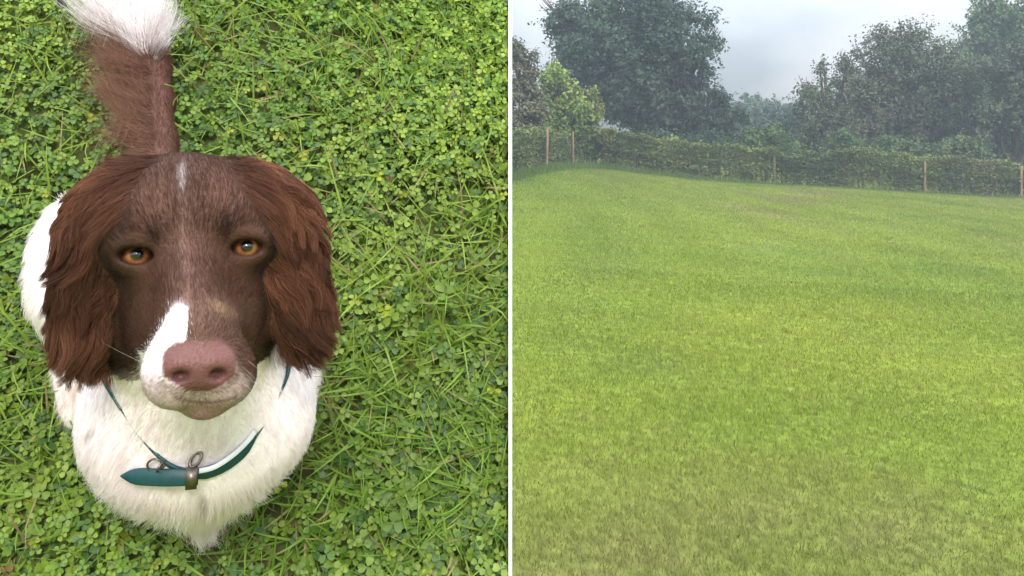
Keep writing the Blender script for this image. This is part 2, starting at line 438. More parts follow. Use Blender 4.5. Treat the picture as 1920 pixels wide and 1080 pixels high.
def make_turf_blades():
    n = 120000
    s = rng.uniform(-1.75, 0.35, n); t = rng.uniform(-1.5, 1.5, n)
    st = np.column_stack([s, t]); P = bank_pt(s, t)
    k = on_bank_filter(P, 0.005); P, st = P[k], st[k]
    px, py = proj(P)
    iv = in_view(P)
    patch = sst(-0.3, 0.8, noise(st, 5.5, 3, 51)) * 0.85 + 0.28
    patch = patch + 0.55 * np.exp(-((px - 860) / 170) ** 2 - ((py - 90) / 130) ** 2) + 0.45 * np.exp(-((px - 110) / 160) ** 2 - ((py - 1000) / 140) ** 2) + 0.3 * np.exp(-((px - 800) / 130) ** 2 - ((py - 860) / 90) ** 2)
    k = np.where(iv, rng.random(len(P)) < patch, rng.random(len(P)) < 0.25)
    P, st = P[k], st[k]; n = len(P)
    L = rng.uniform(0.025, 0.085, n) * np.where(rng.random(n) < 0.12, 1.5, 1.0); wd = rng.uniform(0.0014, 0.0036, n)
    a = rng.uniform(0, 2 * np.pi, n)
    dirh = np.cos(a)[:, None] * BX + np.sin(a)[:, None] * BU
    sd = np.cross(dirh, BN) * (wd * 0.5)[:, None]
    lean = rng.uniform(0.35, 1.0, n); up = np.sqrt(np.clip(1 - lean ** 2, 0.05, 1))
    segs = []
    for f in (0, 0.35, 0.7, 1.0):
        q = P - BN * 0.003 + dirh * (L * lean * f)[:, None] + BN * np.clip(0.008 * f + L * up * (f - 0.28 * f * f), 0, 0.055)[:, None] + np.cross(dirh, BN) * (np.sin(f * 2 + a) * L * 0.06)[:, None]
        wv = 1.0 - 0.9 * f ** 2
        segs += [q - sd * wv, q + sd * wv]
    V = np.stack(segs, 1).reshape(-1, 3)
    k8 = (np.arange(n) * 8)[:, None]
    Q = np.vstack([k8 + [[0, 1, 3, 2]], k8 + [[2, 3, 5, 4]], k8 + [[4, 5, 7, 6]]])
    ga = np.array([0.125, 0.230, 0.027]); gb = np.array([0.26, 0.35, 0.055]); tn = np.array([0.30, 0.24, 0.11])
    f = np.clip(0.5 + 0.3 * noise(st, 4, 2, 60) + rng.normal(0, 0.25, n), 0, 1)[:, None]
    c = ga * (1 - f) + gb * f
    dead = rng.random(n) < 0.05 + 0.16 * sst(0.2, 1, noise(st, 8, 2, 61)); c[dead] = tn * rng.uniform(0.55, 1.15, dead.sum())[:, None]
    lim = V[:, 0] > -0.0044 * V[:, 1] - 0.0005
    V[lim, 0] = -0.0044 * V[lim, 1] - 0.0005
    o = mesh_obj('lawn_grass', V, [Q], M['blade'], col=np.repeat(c, 8, 0))
    tag(o, 'loose green and straw grass blades growing among the clover', 'grass', kind='stuff')
make_turf_blades()
# ------------------------------------------------------------------ trees, hedges and fences beyond the field
def leaf_cards(P, size, col, nrm=None):
    """small folded rhombic leaves at points P, facing roughly along nrm"""
    n = len(P)
    if nrm is None: nrm = np.tile([0, 0, 0.9], (n, 1))
    up = unit(rng.normal(0, 0.75, (n, 3)) + nrm); d = unit(np.cross(up, unit(rng.normal(size=(n, 3)))))
    e = np.cross(up, d)
    a = P - d * size[:, None] * 0.5; b = P + e * size[:, None] * 0.30 + up * size[:, None] * 0.08
    c = P + d * size[:, None] * 0.5; f = P - e * size[:, None] * 0.30 + up * size[:, None] * 0.08
    V = np.stack([a, b, c, f], 1).reshape(-1, 3); k = (np.arange(n) * 4)[:, None]
    return V, np.vstack([k + [[0, 1, 2]], k + [[0, 2, 3]]]), np.repeat(col, 4, 0)

def crown_points(lobes, per_m3, leaves_per_spray, spray_len, droop=0.0):
    """leaves on sprays that grow out of small clumps spread over each lobe"""
    Pp, Nn_, Cc_, twigs = [], [], [], []
    for (c, r) in lobes:
        c = np.asarray(c, float); r = np.asarray(r, float)
        nc = int(np.clip(6 + 7 * r.mean() ** 1.3, 7, 34))
        u = unit(rng.normal(size=(nc, 3)) + np.array([0, -0.25, 0.15]))
        cc = c + u * r * rng.uniform(0.45, 0.88, nc)[:, None]; cr_ = r.mean() * rng.uniform(0.24, 0.46, nc)
        tone = rng.normal(0, 0.5, nc)
        ns = max(10, int(per_m3 * (r[0] * r[1] + r[1] * r[2] + r[0] * r[2]) / 3 * 4))
        i = rng.choice(nc, ns, p=cr_ ** 2 / (cr_ ** 2).sum())
        v = unit(rng.normal(size=(ns, 3)) + 0.3 * u[i] + np.array([0, 0, 0.2]))
        st = cc[i] + v * cr_[i][:, None] * rng.uniform(0.15, 0.8, ns)[:, None]
        dr = unit(v + 0.5 * u[i] + rng.normal(0, 0.4, (ns, 3)) + np.array([0, 0, 0.25 - droop]))
        ln = spray_len * rng.uniform(0.25, 1.0, ns) * (0.45 + 0.35 * r.mean()) * np.where(rng.random(ns) < 0.08, 1.7, 1.0)
        Lq = leaves_per_spray
        f = rng.uniform(0, 1, (ns, Lq))
        q = st[:, None] + dr[:, None] * (ln[:, None] * f)[..., None] + rng.normal(0, 1, (ns, Lq, 3)) * (0.05 + 0.035 * r.mean())
        q[..., 2] -= droop * (f ** 2) * ln[:, None] * 0.6
        Pp.append(q.reshape(-1, 3)); Nn_.append(np.repeat(v * 0.8 + u[i] * 0.3 + np.array([0, 0, 0.45]), Lq, 0)); Cc_.append(np.repeat(tone[i], Lq))
        twigs.append((st, st + dr * ln[:, None] * 0.95))
    return np.concatenate(Pp), np.concatenate(Nn_), np.concatenate(Cc_), twigs

def make_tree(name, label, lobes_px, Y, leaf, cols, per=26, L=14, spray=0.7, droop=0.0, trunks=None, group='trees behind the fence', depth=0.9, cat='tree', bare=0.0):
    lobes = []
    k = Y / FP
    for (px, py, rx, ry) in lobes_px:
        c = at(px, py, Y)
        r = np.array([rx * k, min(rx, ry) * k * depth, ry * k])
        lobes.append((c + np.array([0, rng.uniform(-0.3, 0.3) * r[1], 0]), r))
    for (c, r) in list(lobes):
        lobes.append((c + np.array([rng.uniform(-.2, .2) * r[0], 1.1 * r[1], rng.uniform(-.1, .1) * r[2]]), r * 0.85))
    P, NR, TN, tw = crown_points(lobes, per, L, spray, droop)
    gz = ground_z(P[:, 0], P[:, 1])
    kp = P[:, 2] > gz + 0.05; P, NR, TN = P[kp], NR[kp], TN[kp]
    n = len(P)
    ca, cb, cc_ = [np.array(c) for c in cols]
    f = np.clip(0.5 + 0.35 * noise(P, 1.1, 3, 70) + 0.35 * TN + rng.normal(0, 0.2, n), 0, 1.3)[:, None]
    col = ca * (1 - f) + cb * f
    m = (np.clip(noise(P, 0.7, 2, 75), 0, 1) * 0.6)[:, None]; col = col * (1 - m) + cc_ * m
    if trunks is None:
        mid = np.mean([c for c, _ in lobes], 0); trunks = [(mid[0], mid[1])]
    bx, by = trunks[0]
    base = np.array([bx, by, float(ground_z(bx, by)) - 0.1])
    root = empty(name, base, label, cat, group)
    V, T, c4 = leaf_cards(P, leaf * rng.uniform(0.6, 1.35, n), col, NR)
    mesh_obj('crown', V, [T], M['treeleaf'], root, np.clip(c4, 0.003, 1))
    mb = MB()
    for (x, y) in trunks:
        b = np.array([x, y, float(ground_z(x, y)) - 0.1])
        zt = max(c[2] for c, _ in lobes)
        top = np.array([x + rng.normal(0, 0.3), y + 0.2, zt])
        H = max(top[2] - b[2], 1.0); r0 = 0.035 * H + 0.03
        ts = np.linspace(0, 1, 7)[:, None]
        path = b * (1 - ts) + top * ts + np.column_stack([0.1 * np.sin(ts[:, 0] * 5), 0.06 * np.sin(ts[:, 0] * 4 + 1), 0 * ts[:, 0]])
        mb.tube(path, r0 * (1 - 0.8 * ts[:, 0]), 8)
        for (c, r) in lobes:
            a = path[rng.integers(1, 4)]
            midp = (a + c) / 2 + rng.normal(0, 0.12, 3) + np.array([0, 0, -0.1 * r[2]])
            mb.tube(np.array([a, midp, c, c + (c - midp) * 0.5]), r0 * np.array([0.5, 0.32, 0.18, 0.05]), 5, False)
    for (a, b) in tw:
        sel = rng.choice(len(a), max(4, len(a) // 7), replace=False)
        for i in sel: mb.tube(np.array([a[i], (a[i] + b[i]) / 2 + rng.normal(0, 0.03, 3), b[i]]), [0.016, 0.011, 0.005], 3, False)
    mb.build('trunk', M['bark'], root)
    return root

DK = [(0.024, 0.052, 0.036), (0.060, 0.105, 0.052), (0.065, 0.085, 0.056)]
MG = [(0.050, 0.095, 0.030), (0.105, 0.165, 0.048), (0.125, 0.145, 0.062)]
HW = [(0.050, 0.075, 0.034), (0.110, 0.130, 0.062), (0.140, 0.120, 0.078)]
LG = [(0.085, 0.160, 0.026), (0.210, 0.285, 0.050), (0.210, 0.190, 0.055)]
BR = [(0.070, 0.078, 0.042), (0.155, 0.155, 0.085), (0.165, 0.125, 0.085)]
FR = [(0.050, 0.090, 0.045), (0.090, 0.140, 0.070), (0.090, 0.120, 0.070)]

# dark spreading tree with low drooping branches
make_tree('broad_tree', 'tall broad dark tree with low hanging branches and a gap of sky beneath', [
    (1180, 70, 130, 80), (1110, 60, 85, 70), (1270, 75, 75, 70), (1200, 0, 120, 60), (1090, 130, 70, 55), (1180, 150, 100, 60),
    (1290, 140, 50, 45), (1240, 195, 75, 45), (1220, 212, 45, 32), (1060, 45, 45, 40), (1120, 185, 40, 30), (1160, 215, 36, 22), (1325, 90, 28, 26), (1300, 190, 30, 45), (1255, 230, 42, 28), (1300, 240, 45, 30)],
    37.5, 0.17, DK, per=24, L=16, spray=0.9, droop=0.35, trunks=[tuple(at(1205, 240, 38.5)[:2]), tuple(at(1240, 240, 39)[:2])])
# the lower trees to its right
make_tree('small_tree', 'small dark pointed tree standing close beside the broad dark tree', [(1345, 205, 28, 40), (1330, 235, 40, 35), (1375, 235, 30, 40), (1340, 178, 12, 18)],
    36, 0.13, [(0.022, 0.042, 0.026), (0.042, 0.070, 0.034), (0.05, 0.07, 0.04)], per=34, L=14, spray=0.5)
make_tree('far_tree', 'pale rounded tree far off in the dip between the taller trees', [(1425, 205, 38, 32), (1470, 215, 32, 28), (1400, 235, 40, 34), (1380, 215, 25, 25), (1450, 245, 60, 34), (1500, 240, 35, 35)],
    62, 0.24, FR, per=12, L=14, spray=0.9)
# the hawthorns on the right
make_tree('hawthorn_tree', 'low grey-green hawthorn with thin bare twigs standing up from its top', [(1540, 185, 48, 38), (1590, 175, 40, 35), (1520, 235, 35, 40), (1580, 230, 50, 40), (1540, 262, 55, 32), (1600, 262, 45, 32), (1545, 140, 14, 30), (1520, 175, 20, 18), (1590, 130, 9, 18)],
    37, 0.13, HW, per=24, L=13, spray=0.95)
make_tree('hawthorn_tree', 'tall round hawthorn with a deep shadowed underside and twiggy top', [(1710, 130, 90, 60), (1660, 120, 60, 55), (1760, 140, 60, 55), (1690, 80, 55, 35), (1640, 175, 50, 50), (1720, 190, 80, 40), (1790, 190, 50, 60), (1670, 230, 70, 35), (1760, 240, 70, 35), (1640, 255, 60, 35), (1720, 262, 70, 30), (1800, 258, 60, 38), (1820, 205, 40, 50), (1815, 150, 30, 40)],
    37.5, 0.14, HW, per=25, L=14, spray=1.0)
make_tree('ash_tree', 'tallest feathery ash tree rising behind the round hawthorn', [(1880, 30, 45, 45), (1845, 70, 35, 50), (1920, 60, 60, 60), (1860, 130, 50, 45), (1850, 10, 22, 16), (1950, 0, 60, 50), (1830, 110, 35, 40), (1835, 170, 45, 50), (1880, 200, 60, 50), (1900, 100, 60, 50)],
    45, 0.2, MG, per=12, L=15, spray=1.2)
make_tree('willow_tree', 'grey-green bushy tree crowding the fence end beside the round hawthorn', [(1895, 150, 50, 60), (1930, 110, 50, 60), (1880, 215, 50, 50), (1940, 200, 55, 60), (1850, 240, 40, 40), (1990, 150, 60, 70)],
    35, 0.14, [(0.045, 0.070, 0.032), (0.085, 0.110, 0.055), (0.095, 0.10, 0.06)], per=32, L=13, spray=0.8)
# the corner by the side fence
make_tree('apple_tree', 'bright yellow-green young tree leaning over the two bare fence posts', [(1040, 165, 32, 40), (1075, 195, 38, 34), (1110, 205, 26, 30), (1020, 205, 30, 36), (1060, 225, 45, 30), (1045, 138, 20, 20), (1020, 240, 35, 35), (1095, 245, 38, 32), (1050, 265, 45, 28), (1120, 262, 24, 26), (1035, 285, 45, 22), (1000, 225, 24, 40)],
    32.4, 0.15, LG, per=60, L=14, spray=0.45, trunks=[tuple(at(1050, 300, 33)[:2])])
make_tree('thorn_bush', 'brownish straggly thorn bush beside the white dividing board', [(985, 130, 22, 42), (980, 168, 26, 36), (1002, 200, 22, 40), (975, 205, 32, 45), (995, 260, 32, 36), (962, 105, 22, 32), (945, 230, 40, 60), (985, 285, 40, 25)],
    29.5, 0.13, BR, per=58, L=13, spray=0.5, cat='bush', group='bushes along the fence')
for (px, py, rx, ry, Y, lab) in [
    (1440, 262, 60, 26, 33.5, 'rounded pale bramble bush behind the fence below the far pale tree'),
    (1585, 275, 40, 30, 33.5, 'yellowish bramble bush behind the fence below the low hawthorn'),
    (1680, 278, 55, 24, 33.4, 'wide bramble bush behind the fence below the round hawthorn'),
    (1800, 282, 60, 26, 33.4, 'dull green bramble bush behind the fence beside the grey-green bushy tree'),
    (1230, 262, 60, 18, 34.0, 'low dark bramble bush under the broad dark tree'),
    (1330, 262, 45, 22, 33.6, 'low bramble bush below the small dark pointed tree')]:
    make_tree('bramble_bush', lab, [(px, py, rx * .6, ry), (px - rx * .5, py + 6, rx * .45, ry * .8), (px + rx * .5, py + 4, rx * .45, ry * .8)],
        Y, 0.11, MG if px > 1400 else DK, per=60, L=12, spray=0.4, cat='bush', group='bushes along the fence')

for (px, py, rx, ry, Y, lab) in [
    (1290, 240, 70, 40, 41, 'dark elder thicket behind the broad dark tree'), (1620, 235, 75, 45, 41, 'dark elder thicket between the low and the round hawthorn'),
    (1740, 235, 80, 48, 41.5, 'dark elder thicket behind the round hawthorn'), (1860, 240, 80, 50, 41, 'dark elder thicket at the foot of the tall feathery ash'),
    (1470, 245, 60, 34, 44, 'dark elder thicket below the far pale tree')]:
    make_tree('elder_thicket', lab, [(px, py, rx * .6, ry), (px - rx * .55, py + 6, rx * .5, ry * .85), (px + rx * .55, py + 4, rx * .5, ry * .85), (px, py + 25, rx, ry * .7)],
        Y, 0.19, DK, per=30, L=13, spray=0.6, cat='thicket', group='thickets behind the trees')

# fences and the hedge that has grown through them
def make_fence(label, pts, posts, h=1.22):
    """pts: the fence line (x,y); posts: places (x,y)"""
    x0, y0 = posts[0]
    root = empty('wire_fence', (x0, y0, float(ground_z(x0, y0))), label, 'fence', 'wire fences round the field')
    mb0 = None
    for (x, y) in posts:
        mb = MB(); z = float(ground_z(x, y)); hh = h + rng.uniform(-0.03, 0.06)
        a = rng.uniform(0, 3); n = 9; tl = rng.normal(0, 0.012, 2)
        ang = np.linspace(0, 2 * np.pi, n, endpoint=False) + a; rr = 0.045
        rings = []
        for zz, f in ((-0.2, 1.0), (hh * 0.5, 0.98), (hh - 0.02, 0.97), (hh, 0.8)):
            rings.append(np.column_stack([x + tl[0] * zz + rr * f * np.cos(ang), y + tl[1] * zz + rr * f * np.sin(ang), np.full(n, z + zz)]))
        V = np.vstack(rings + [[[x + tl[0] * hh, y + tl[1] * hh, z + hh + 0.005]]])
        q = [[i * n + j, i * n + (j + 1) % n, (i + 1) * n + (j + 1) % n, (i + 1) * n + j] for i in range(3) for j in range(n)]
        t = [[3 * n + j, 3 * n + (j + 1) % n, 4 * n] for j in range(n)]
        mb.add(V, q, t); mb.build('post', M['post'], root)
    line = []
    for (a, b) in zip(pts[:-1], pts[1:]):
        m = max(2, int(math.hypot(b[0] - a[0], b[1] - a[1]) / 0.9))
        for i in range(m): line.append((a[0] + (b[0] - a[0]) * i / m, a[1] + (b[1] - a[1]) * i / m))
    line.append(pts[-1]); line = np.array(line); zz = ground_z(line[:, 0], line[:, 1])
    for hw in (0.12, 0.45, 0.8, 1.12):
        mb = MB(); mb.tube(np.column_stack([line[:, 0], line[:, 1] - 0.06, zz + hw]), 0.0022, 4, False); mb.build('wire', M['wire'], root)
    mb = MB()
    for (a, b) in zip(line[:-1], line[1:]):
        for f in np.arange(0, 1, 0.2):
            x, y = a + (b - a) * f; z = float(ground_z(x, y))
            mb.tube(np.array([[x, y - 0.063, z + 0.1], [x, y - 0.063, z + 1.13]]), 0.0015, 3, False)
    mb.build('wire_netting', M['wire'], root)
    return root

FENCE_Y = 30.7
make_fence('long wire fence on timber posts across the far end of the field', [(3.55, 31.2), (7.3, FENCE_Y), (30, FENCE_Y)],
           [(7.26, FENCE_Y + .3), (10.13, FENCE_Y + .2), (13.0, FENCE_Y + .5), (15.9, FENCE_Y + .1), (19.55, FENCE_Y), (22.4, FENCE_Y), (25.3, FENCE_Y), (28.2, FENCE_Y), (4.3, 31.6)])
make_fence('short side wire fence with two bare upright posts under the yellow-green tree', [(3.3, 32.6), (2.45, 31.6), (1.16, 26.8), (0.0, 22.2), (-2, 15)],
           [(1.16, 26.8), (2.42, 31.6), (-0.35, 22.0), (-1.2, 18)], 1.27)

def make_hedge(name, label, pts, h, half, n, cols, leaf, seed, stems=True):
    pts = np.array(pts, float); seg = np.linalg.norm(np.diff(pts, axis=0), axis=1); cum = np.concatenate([[0], np.cumsum(seg)])
    s = rng.uniform(0, cum[-1], n); x = np.interp(s, cum, pts[:, 0]); y = np.interp(s, cum, pts[:, 1])
    nrm = noise(np.column_stack([s, 0 * s]), 1.1, 3, seed)
    top = h * (1 + 0.13 * nrm + 0.10 * noise(np.column_stack([s, 0 * s]), 6, 3, seed + 3)) * np.where(rng.random(n) < 0.06, rng.uniform(1.0, 1.25, n), 1)
    u = rng.uniform(0, 1, n) ** 0.8
    P = np.column_stack([x + rng.normal(0, 0.06, n), y + rng.uniform(-half, half, n) + 0.12 * noise(np.column_stack([s, u * 3]), 2.4, 2, seed + 5), ground_z(x, y) + u * top])
    keep = rng.random(n) < np.clip(0.72 + 0.55 * noise(P, 2.2, 3, seed + 9) + 0.3 * (u - 0.4), 0.12, 1)
    P, u, s = P[keep], u[keep], s[keep]; m = len(P)
    ca, cb, cc_ = [np.array(c) for c in cols]
    f = np.clip(0.5 + 0.5 * noise(P * np.array([1, 1, 0.5]), 1.6, 3, seed + 11) + rng.normal(0, 0.2, m), 0, 1)[:, None]
    col = ca * (1 - f) + cb * f; g = (np.clip(0.75 * noise(P * np.array([1, 1, 0.4]), 0.8, 2, seed + 15), 0, 0.8))[:, None]; col = col * (1 - g) + cc_ * g
    root = empty(name, (pts[0, 0], pts[0, 1], float(ground_z(pts[0, 0], pts[0, 1]))), label, 'hedge')
    V, T, c4 = leaf_cards(P, leaf * rng.uniform(0.6, 1.3, m), col)
    mesh_obj('foliage', V, [T], M['treeleaf'], root, np.clip(c4, 0.003, 1))
    mb = MB()
    for q in np.arange(0.1, cum[-1], 0.22):
        bx, by = np.interp(q, cum, pts[:, 0]) + rng.normal(0, .05), np.interp(q, cum, pts[:, 1]) + rng.uniform(-half, half) * .8
        z = float(ground_z(bx, by)); hh = h * rng.uniform(0.6, 0.98); ln = rng.normal(0, 0.12, 2)
        mb.tube(np.array([[bx, by, z - 0.05], [bx + ln[0] * .4, by + ln[1] * .4, z + hh * 0.5], [bx + ln[0], by + ln[1], z + hh]]), [0.016, 0.012, 0.006], 4, False)
    tag(mb.build('stem', M['bark'], root), kind='stuff')
    return root

make_hedge('hedge', 'long dense hedge grown up through the far wire fence', [(3.6, 31.65), (7.3, 31.1), (30, 31.1)], 1.42, 0.36, 115000,
           [(0.052, 0.086, 0.023), (0.165, 0.208, 0.044), (0.172, 0.138, 0.060)], 0.10, 100)
make_hedge('hedge', 'short hedge behind the side fence below the yellow-green tree', [(4.3, 31.9), (3.3, 32.6), (2.3, 32.0), (1.1, 27.6), (-0.3, 22.7), (-2.2, 15)], 1.25, 0.4, 52000,
           [(0.060, 0.095, 0.030), (0.165, 0.205, 0.050), (0.175, 0.140, 0.070)], 0.10, 130)

make_hedge('hedge', 'distant overgrown hedge line beyond the trees', [(-8, 52), (8, 50), (24, 47), (44, 46)], 1.8, 1.2, 50000,
           [(0.05, 0.085, 0.035), (0.095, 0.135, 0.052), (0.10, 0.11, 0.06)], 0.24, 160)

def make_rough():
    """longer rough grass along the foot of both fences"""
    n = 26000
    s = rng.uniform(0, 1, n); A = np.array([[-1.5, 17.0], [1.35, 26.6], [3.4, 31.0], [7.3, 30.5], [30, 30.5]])
    seg = np.linalg.norm(np.diff(A, axis=0), axis=1); cum = np.concatenate([[0], np.cumsum(seg)]); s = s * cum[-1]
    x = np.interp(s, cum, A[:, 0]); y = np.interp(s, cum, A[:, 1]) + rng.normal(0, 0.22, n)
    x = x + rng.normal(0, 0.12, n)
    left = sst(12, 5, x) * 0.6 + 0.4
    h = rng.uniform(0.08, 0.3, n) * left; wd = rng.uniform(0.008, 0.02, n)
    c = np.array([0.10, 0.165, 0.04]) * rng.uniform(0.6, 1.4, n)[:, None]
    V, F, cc = grass_blades(x, y, ground_z(x, y) - 0.01, h, wd, c, rng.uniform(0.1, 0.7, n), False)
    o = mesh_obj('rough_grass', V, F, M['fieldblade'], col=cc)
    tag(o, 'longer rough grass along the foot of the fences', 'grass', kind='stuff')
make_rough()

def make_haze():
    x0, x1, y0, y1, z0, z1 = -40.0, 60.0, -3.0, 90.0, -6.0, 13.0
    mb = MB(); mb.box(((x0 + x1) / 2, (y0 + y1) / 2, (z0 + z1) / 2), ((x1 - x0) / 2, (y1 - y0) / 2, (z1 - z0) / 2))
    m = bpy.data.materials.new('haze'); m.use_nodes = True; t = m.node_tree; t.nodes.clear()
    v = t.nodes.new('ShaderNodeVolumePrincipled'); v.inputs['Color'].default_value = (0.76, 0.88, 1.0, 1); v.inputs['Density'].default_value = HAZE
    o = t.nodes.new('ShaderNodeOutputMaterial'); t.links.new(v.outputs[0], o.inputs['Volume'])
    ob = mb.build('haze', m); tag(ob, kind='stuff')
HAZE = 0.0027
make_haze()

# ------------------------------------------------------------------ the dog (built in millimetres in its own frame: u right, v up the picture of it, w towards its viewer)
DO = at(350, 470, 0.55)                          # the stop between its eyes
DW = -unit(ray(350, 470)); DU = unit(np.array([1.0, 0, 0]) - DW[0] * DW); DV = np.cross(DW, DU)
DA = np.stack([DU, DV, DW])                      # rows: axes
def L(px, py, wmm):
    d = ray(px, py); t = ((DO + DW * wmm * 1e-3 - CAM) @ DW) / (d @ DW)
    return (DA @ (CAM + d * t - DO)) * 1e3
def to_world(P): return DO + (np.asarray(P) * 1e-3) @ DA
def to_dog(P): return ((np.asarray(P) - DO) @ DA.T) * 1e3
GN = DA @ BN                                     # the turf's up in the dog's frame
G0 = to_dog(ground_hit(350, 470)[None])[0]
def hgt(P): return (np.asarray(P) - G0) @ GN     # height above the turf, mm
def G(px, py, h):
    p = to_dog(ground_hit(px, py)[None])[0]
    for _ in range(3):
        wv = p[2] + (h - hgt(p)) / GN[2]; p = L(px, py, wv)
    return p

def d_ell(P, c, r):
    q = (P - c) / r; k0 = np.sqrt((q * q).sum(-1)); k1 = np.sqrt(((q / r) ** 2).sum(-1)) + 1e-9
    return k0 * (k0 - 1) / k1
def d_cap(P, a, b, ra, rb):
    ba = b - a; h = np.clip(((P - a) @ ba) / (ba @ ba), 0, 1)
    return np.sqrt(((P - a - h[..., None] * ba) ** 2).sum(-1)) - (ra + (rb - ra) * h)
def smin(a, b, k):
    h = np.maximum(k - np.abs(a - b), 0) / k
    return np.minimum(a, b) - h * h * k * 0.25

PR = []      # (group, kind, data..., k)
def E(g, c, r, k=14): PR.append((g, 'e', np.asarray(c, float), np.asarray(r, float) * np.ones(3), k))
def K(g, a, b, ra, rb, k=14): PR.append((g, 'c', np.asarray(a, float), np.asarray(b, float), ra, rb, k))
CUT = []
# head
E('head', L(348, 408, -64), (55, 50, 60))
E('head', L(264, 388, -78), (25, 24, 30), 22); E('head', L(444, 378, -78), (25, 24, 30), 22)
E('head', L(282, 430, -34), (27, 21, 24), 18); E('head', L(424, 420, -34), (27, 21, 24), 18)
E('head', L(258, 478, -37), (20, 16, 19), 18); E('head', L(460, 464, -37), (20, 16, 19), 18)
K('head', L(349, 462, -26), L(366, 620, 26), 18, 17, 14)
K('head', L(354, 520, -52), L(374, 680, 12), 37, 27, 20)
E('head', L(280, 550, -100), (34, 60, 40), 34); E('head', L(446, 540, -100), (34, 60, 40), 34)
E('head', L(298, 610, -52), (18, 28, 24), 24); E('head', L(436, 602, -52), (18, 28, 24), 24)
E('head', L(324, 698, 16), (19, 22, 25), 12); E('head', L(426, 698, 14), (19, 22, 25), 12)
E('head', L(384, 748, -4), (15, 13, 17), 16)
E('head', L(257, 462, -23), (16, 4.6, 8), 10); E('head', L(461, 447, -23), (16, 4.6, 8), 10)
E('head', L(372, 686, 33), (22, 15, 15), 8); E('head', L(340, 688, 36), (12, 10, 13), 8); E('head', L(405, 686, 35), (12, 10, 13), 8)
# ears
EARL = [L(224, 368, -62), L(188, 420, -62), L(168, 500, -66), L(164, 580, -76), L(174, 605, -84)]
EARR = [L(494, 360, -62), L(532, 410, -62), L(552, 490, -66), L(562, 565, -74), L(566, 592, -80)]
E('ear', L(264, 352, -72), (19, 14, 16), 20); E('ear', L(456, 344, -72), (19, 14, 16), 20)
E('ear', L(194, 400, -68), (20, 20, 13), 20); E('ear', L(532, 392, -68), (22, 20, 13), 20)
for EL in (EARL, EARR):
    for (p, r) in zip(EL, ((22, 20, 15), (23, 26, 12), (22, 28, 11), (21, 28, 10), (18, 22, 9))): E('ear', p, r, 16)
# neck, chest
K('chest', L(362, 600, -120), L(374, 775, -200), 58, 80, 30)
E('chest', L(376, 800, -235), (97, 64, 92), 30)
E('chest', L(380, 740, -225), (96, 80, 90), 30)
K('chest', L(378, 870, -250), L(381, 962, -272), 44, 17, 34)
K('chest', L(378, 870, -262), L(345, 925, -275), 34, 14, 30); K('chest', L(378, 870, -262), L(430, 915, -275), 34, 16, 30)
# trunk, hind quarters
K('body', L(362, 690, -300), L(318, 500, -345), 92, 90, 40)
E('body', L(138, 498, -372), (44, 74, 52), 30); E('body', L(520, 500, -375), (44, 74, 52), 30)
E('body', G(150, 735, 20), (22, 40, 18), 16); E('body', G(560, 730, 20), (22, 40, 18), 16)
K('body', L(135, 560, -385), G(150, 690, 26), 34, 20, 26); K('body', L(520, 560, -385), G(556, 690, 26), 34, 20, 26)
# front legs, straight down to the turf
for (px, py) in ((330, 868), (440, 862)):
    a = L(px, py, -285); b = a - GN * (hgt(a) - 22)
    K('body', a, b, 32, 21, 24); E('body', b + np.array([0, -14, -2.0]) - GN * 4, (23, 30, 17), 12)
# tail
TL = [G(304, 345, 46), G(300, 262, 34), G(297, 190, 32), G(290, 125, 34), G(274, 70, 36), G(262, 22, 34)]
TR = [25, 17, 16, 17, 16, 11]
for i in range(5): K('tail', TL[i], TL[i + 1], TR[i], TR[i + 1], 16)

def prim(P, p):
    return d_ell(P, p[2], p[3]) if p[1] == 'e' else d_cap(P, p[2], p[3], p[4], p[5])

EYES = [(L(257, 479, -28), (12.0, 5.7, 15)), (L(461, 464, -28), (12.0, 5.9, 15))]
NOST = [L(338, 706, 46), L(408, 702, 45)]

def sdf_grid(h):
    ctr = []
    lo = np.min([np.minimum(p[2] - p[3].max(), p[2]) if p[1] == 'e' else np.minimum(p[2] - p[4], p[3] - p[5]) for p in PR], 0) - 10
    hi = np.max([p[2] + p[3].max() if p[1] == 'e' else np.maximum(p[2] + p[4], p[3] + p[5]) for p in PR], 0) + 10
    n = np.ceil((hi - lo) / h).astype(int) + 1
    D = np.full(n, 60.0, np.float32)
    ax = [lo[i] + h * np.arange(n[i]) for i in range(3)]
    def block(l, hh):
        s = []
        for i in range(3):
            a = max(0, int((l[i] - lo[i]) / h)); b = min(n[i], int((hh[i] - lo[i]) / h) + 2); s.append(slice(a, b))
        P = np.stack(np.meshgrid(ax[0][s[0]], ax[1][s[1]], ax[2][s[2]], indexing='ij'), -1)
        return tuple(s), P
    for p in PR:
        k = p[-1]; m = k + 3
        if p[1] == 'e': l, hh = p[2] - p[3] - m, p[2] + p[3] + m
        else: l, hh = np.minimum(p[2] - p[4], p[3] - p[5]) - m, np.maximum(p[2] + p[4], p[3] + p[5]) + m
        s, P = block(l, hh); D[s] = smin(D[s], prim(P, p).astype(np.float32), k)
    def carve(c, r, k):
        s, P = block(c - np.asarray(r) - k - 2, c + np.asarray(r) + k + 2)
        D[s] = -smin(-D[s], d_ell(P, c, np.asarray(r, float)).astype(np.float32), k)
    for c, r in EYES: carve(c + np.array([0, 0, 12.0]), (r[0], r[1], 20), 4)
    for c, sx_ in zip(NOST, (-1, 1)): carve(c + np.array([0, 0, 6.0]), (6.6, 4.4, 12), 3)
    # groove down the front of the nose, line of the mouth
    carve(L(373, 722, 52), (1.0, 7, 5), 3)
    return D, lo, h

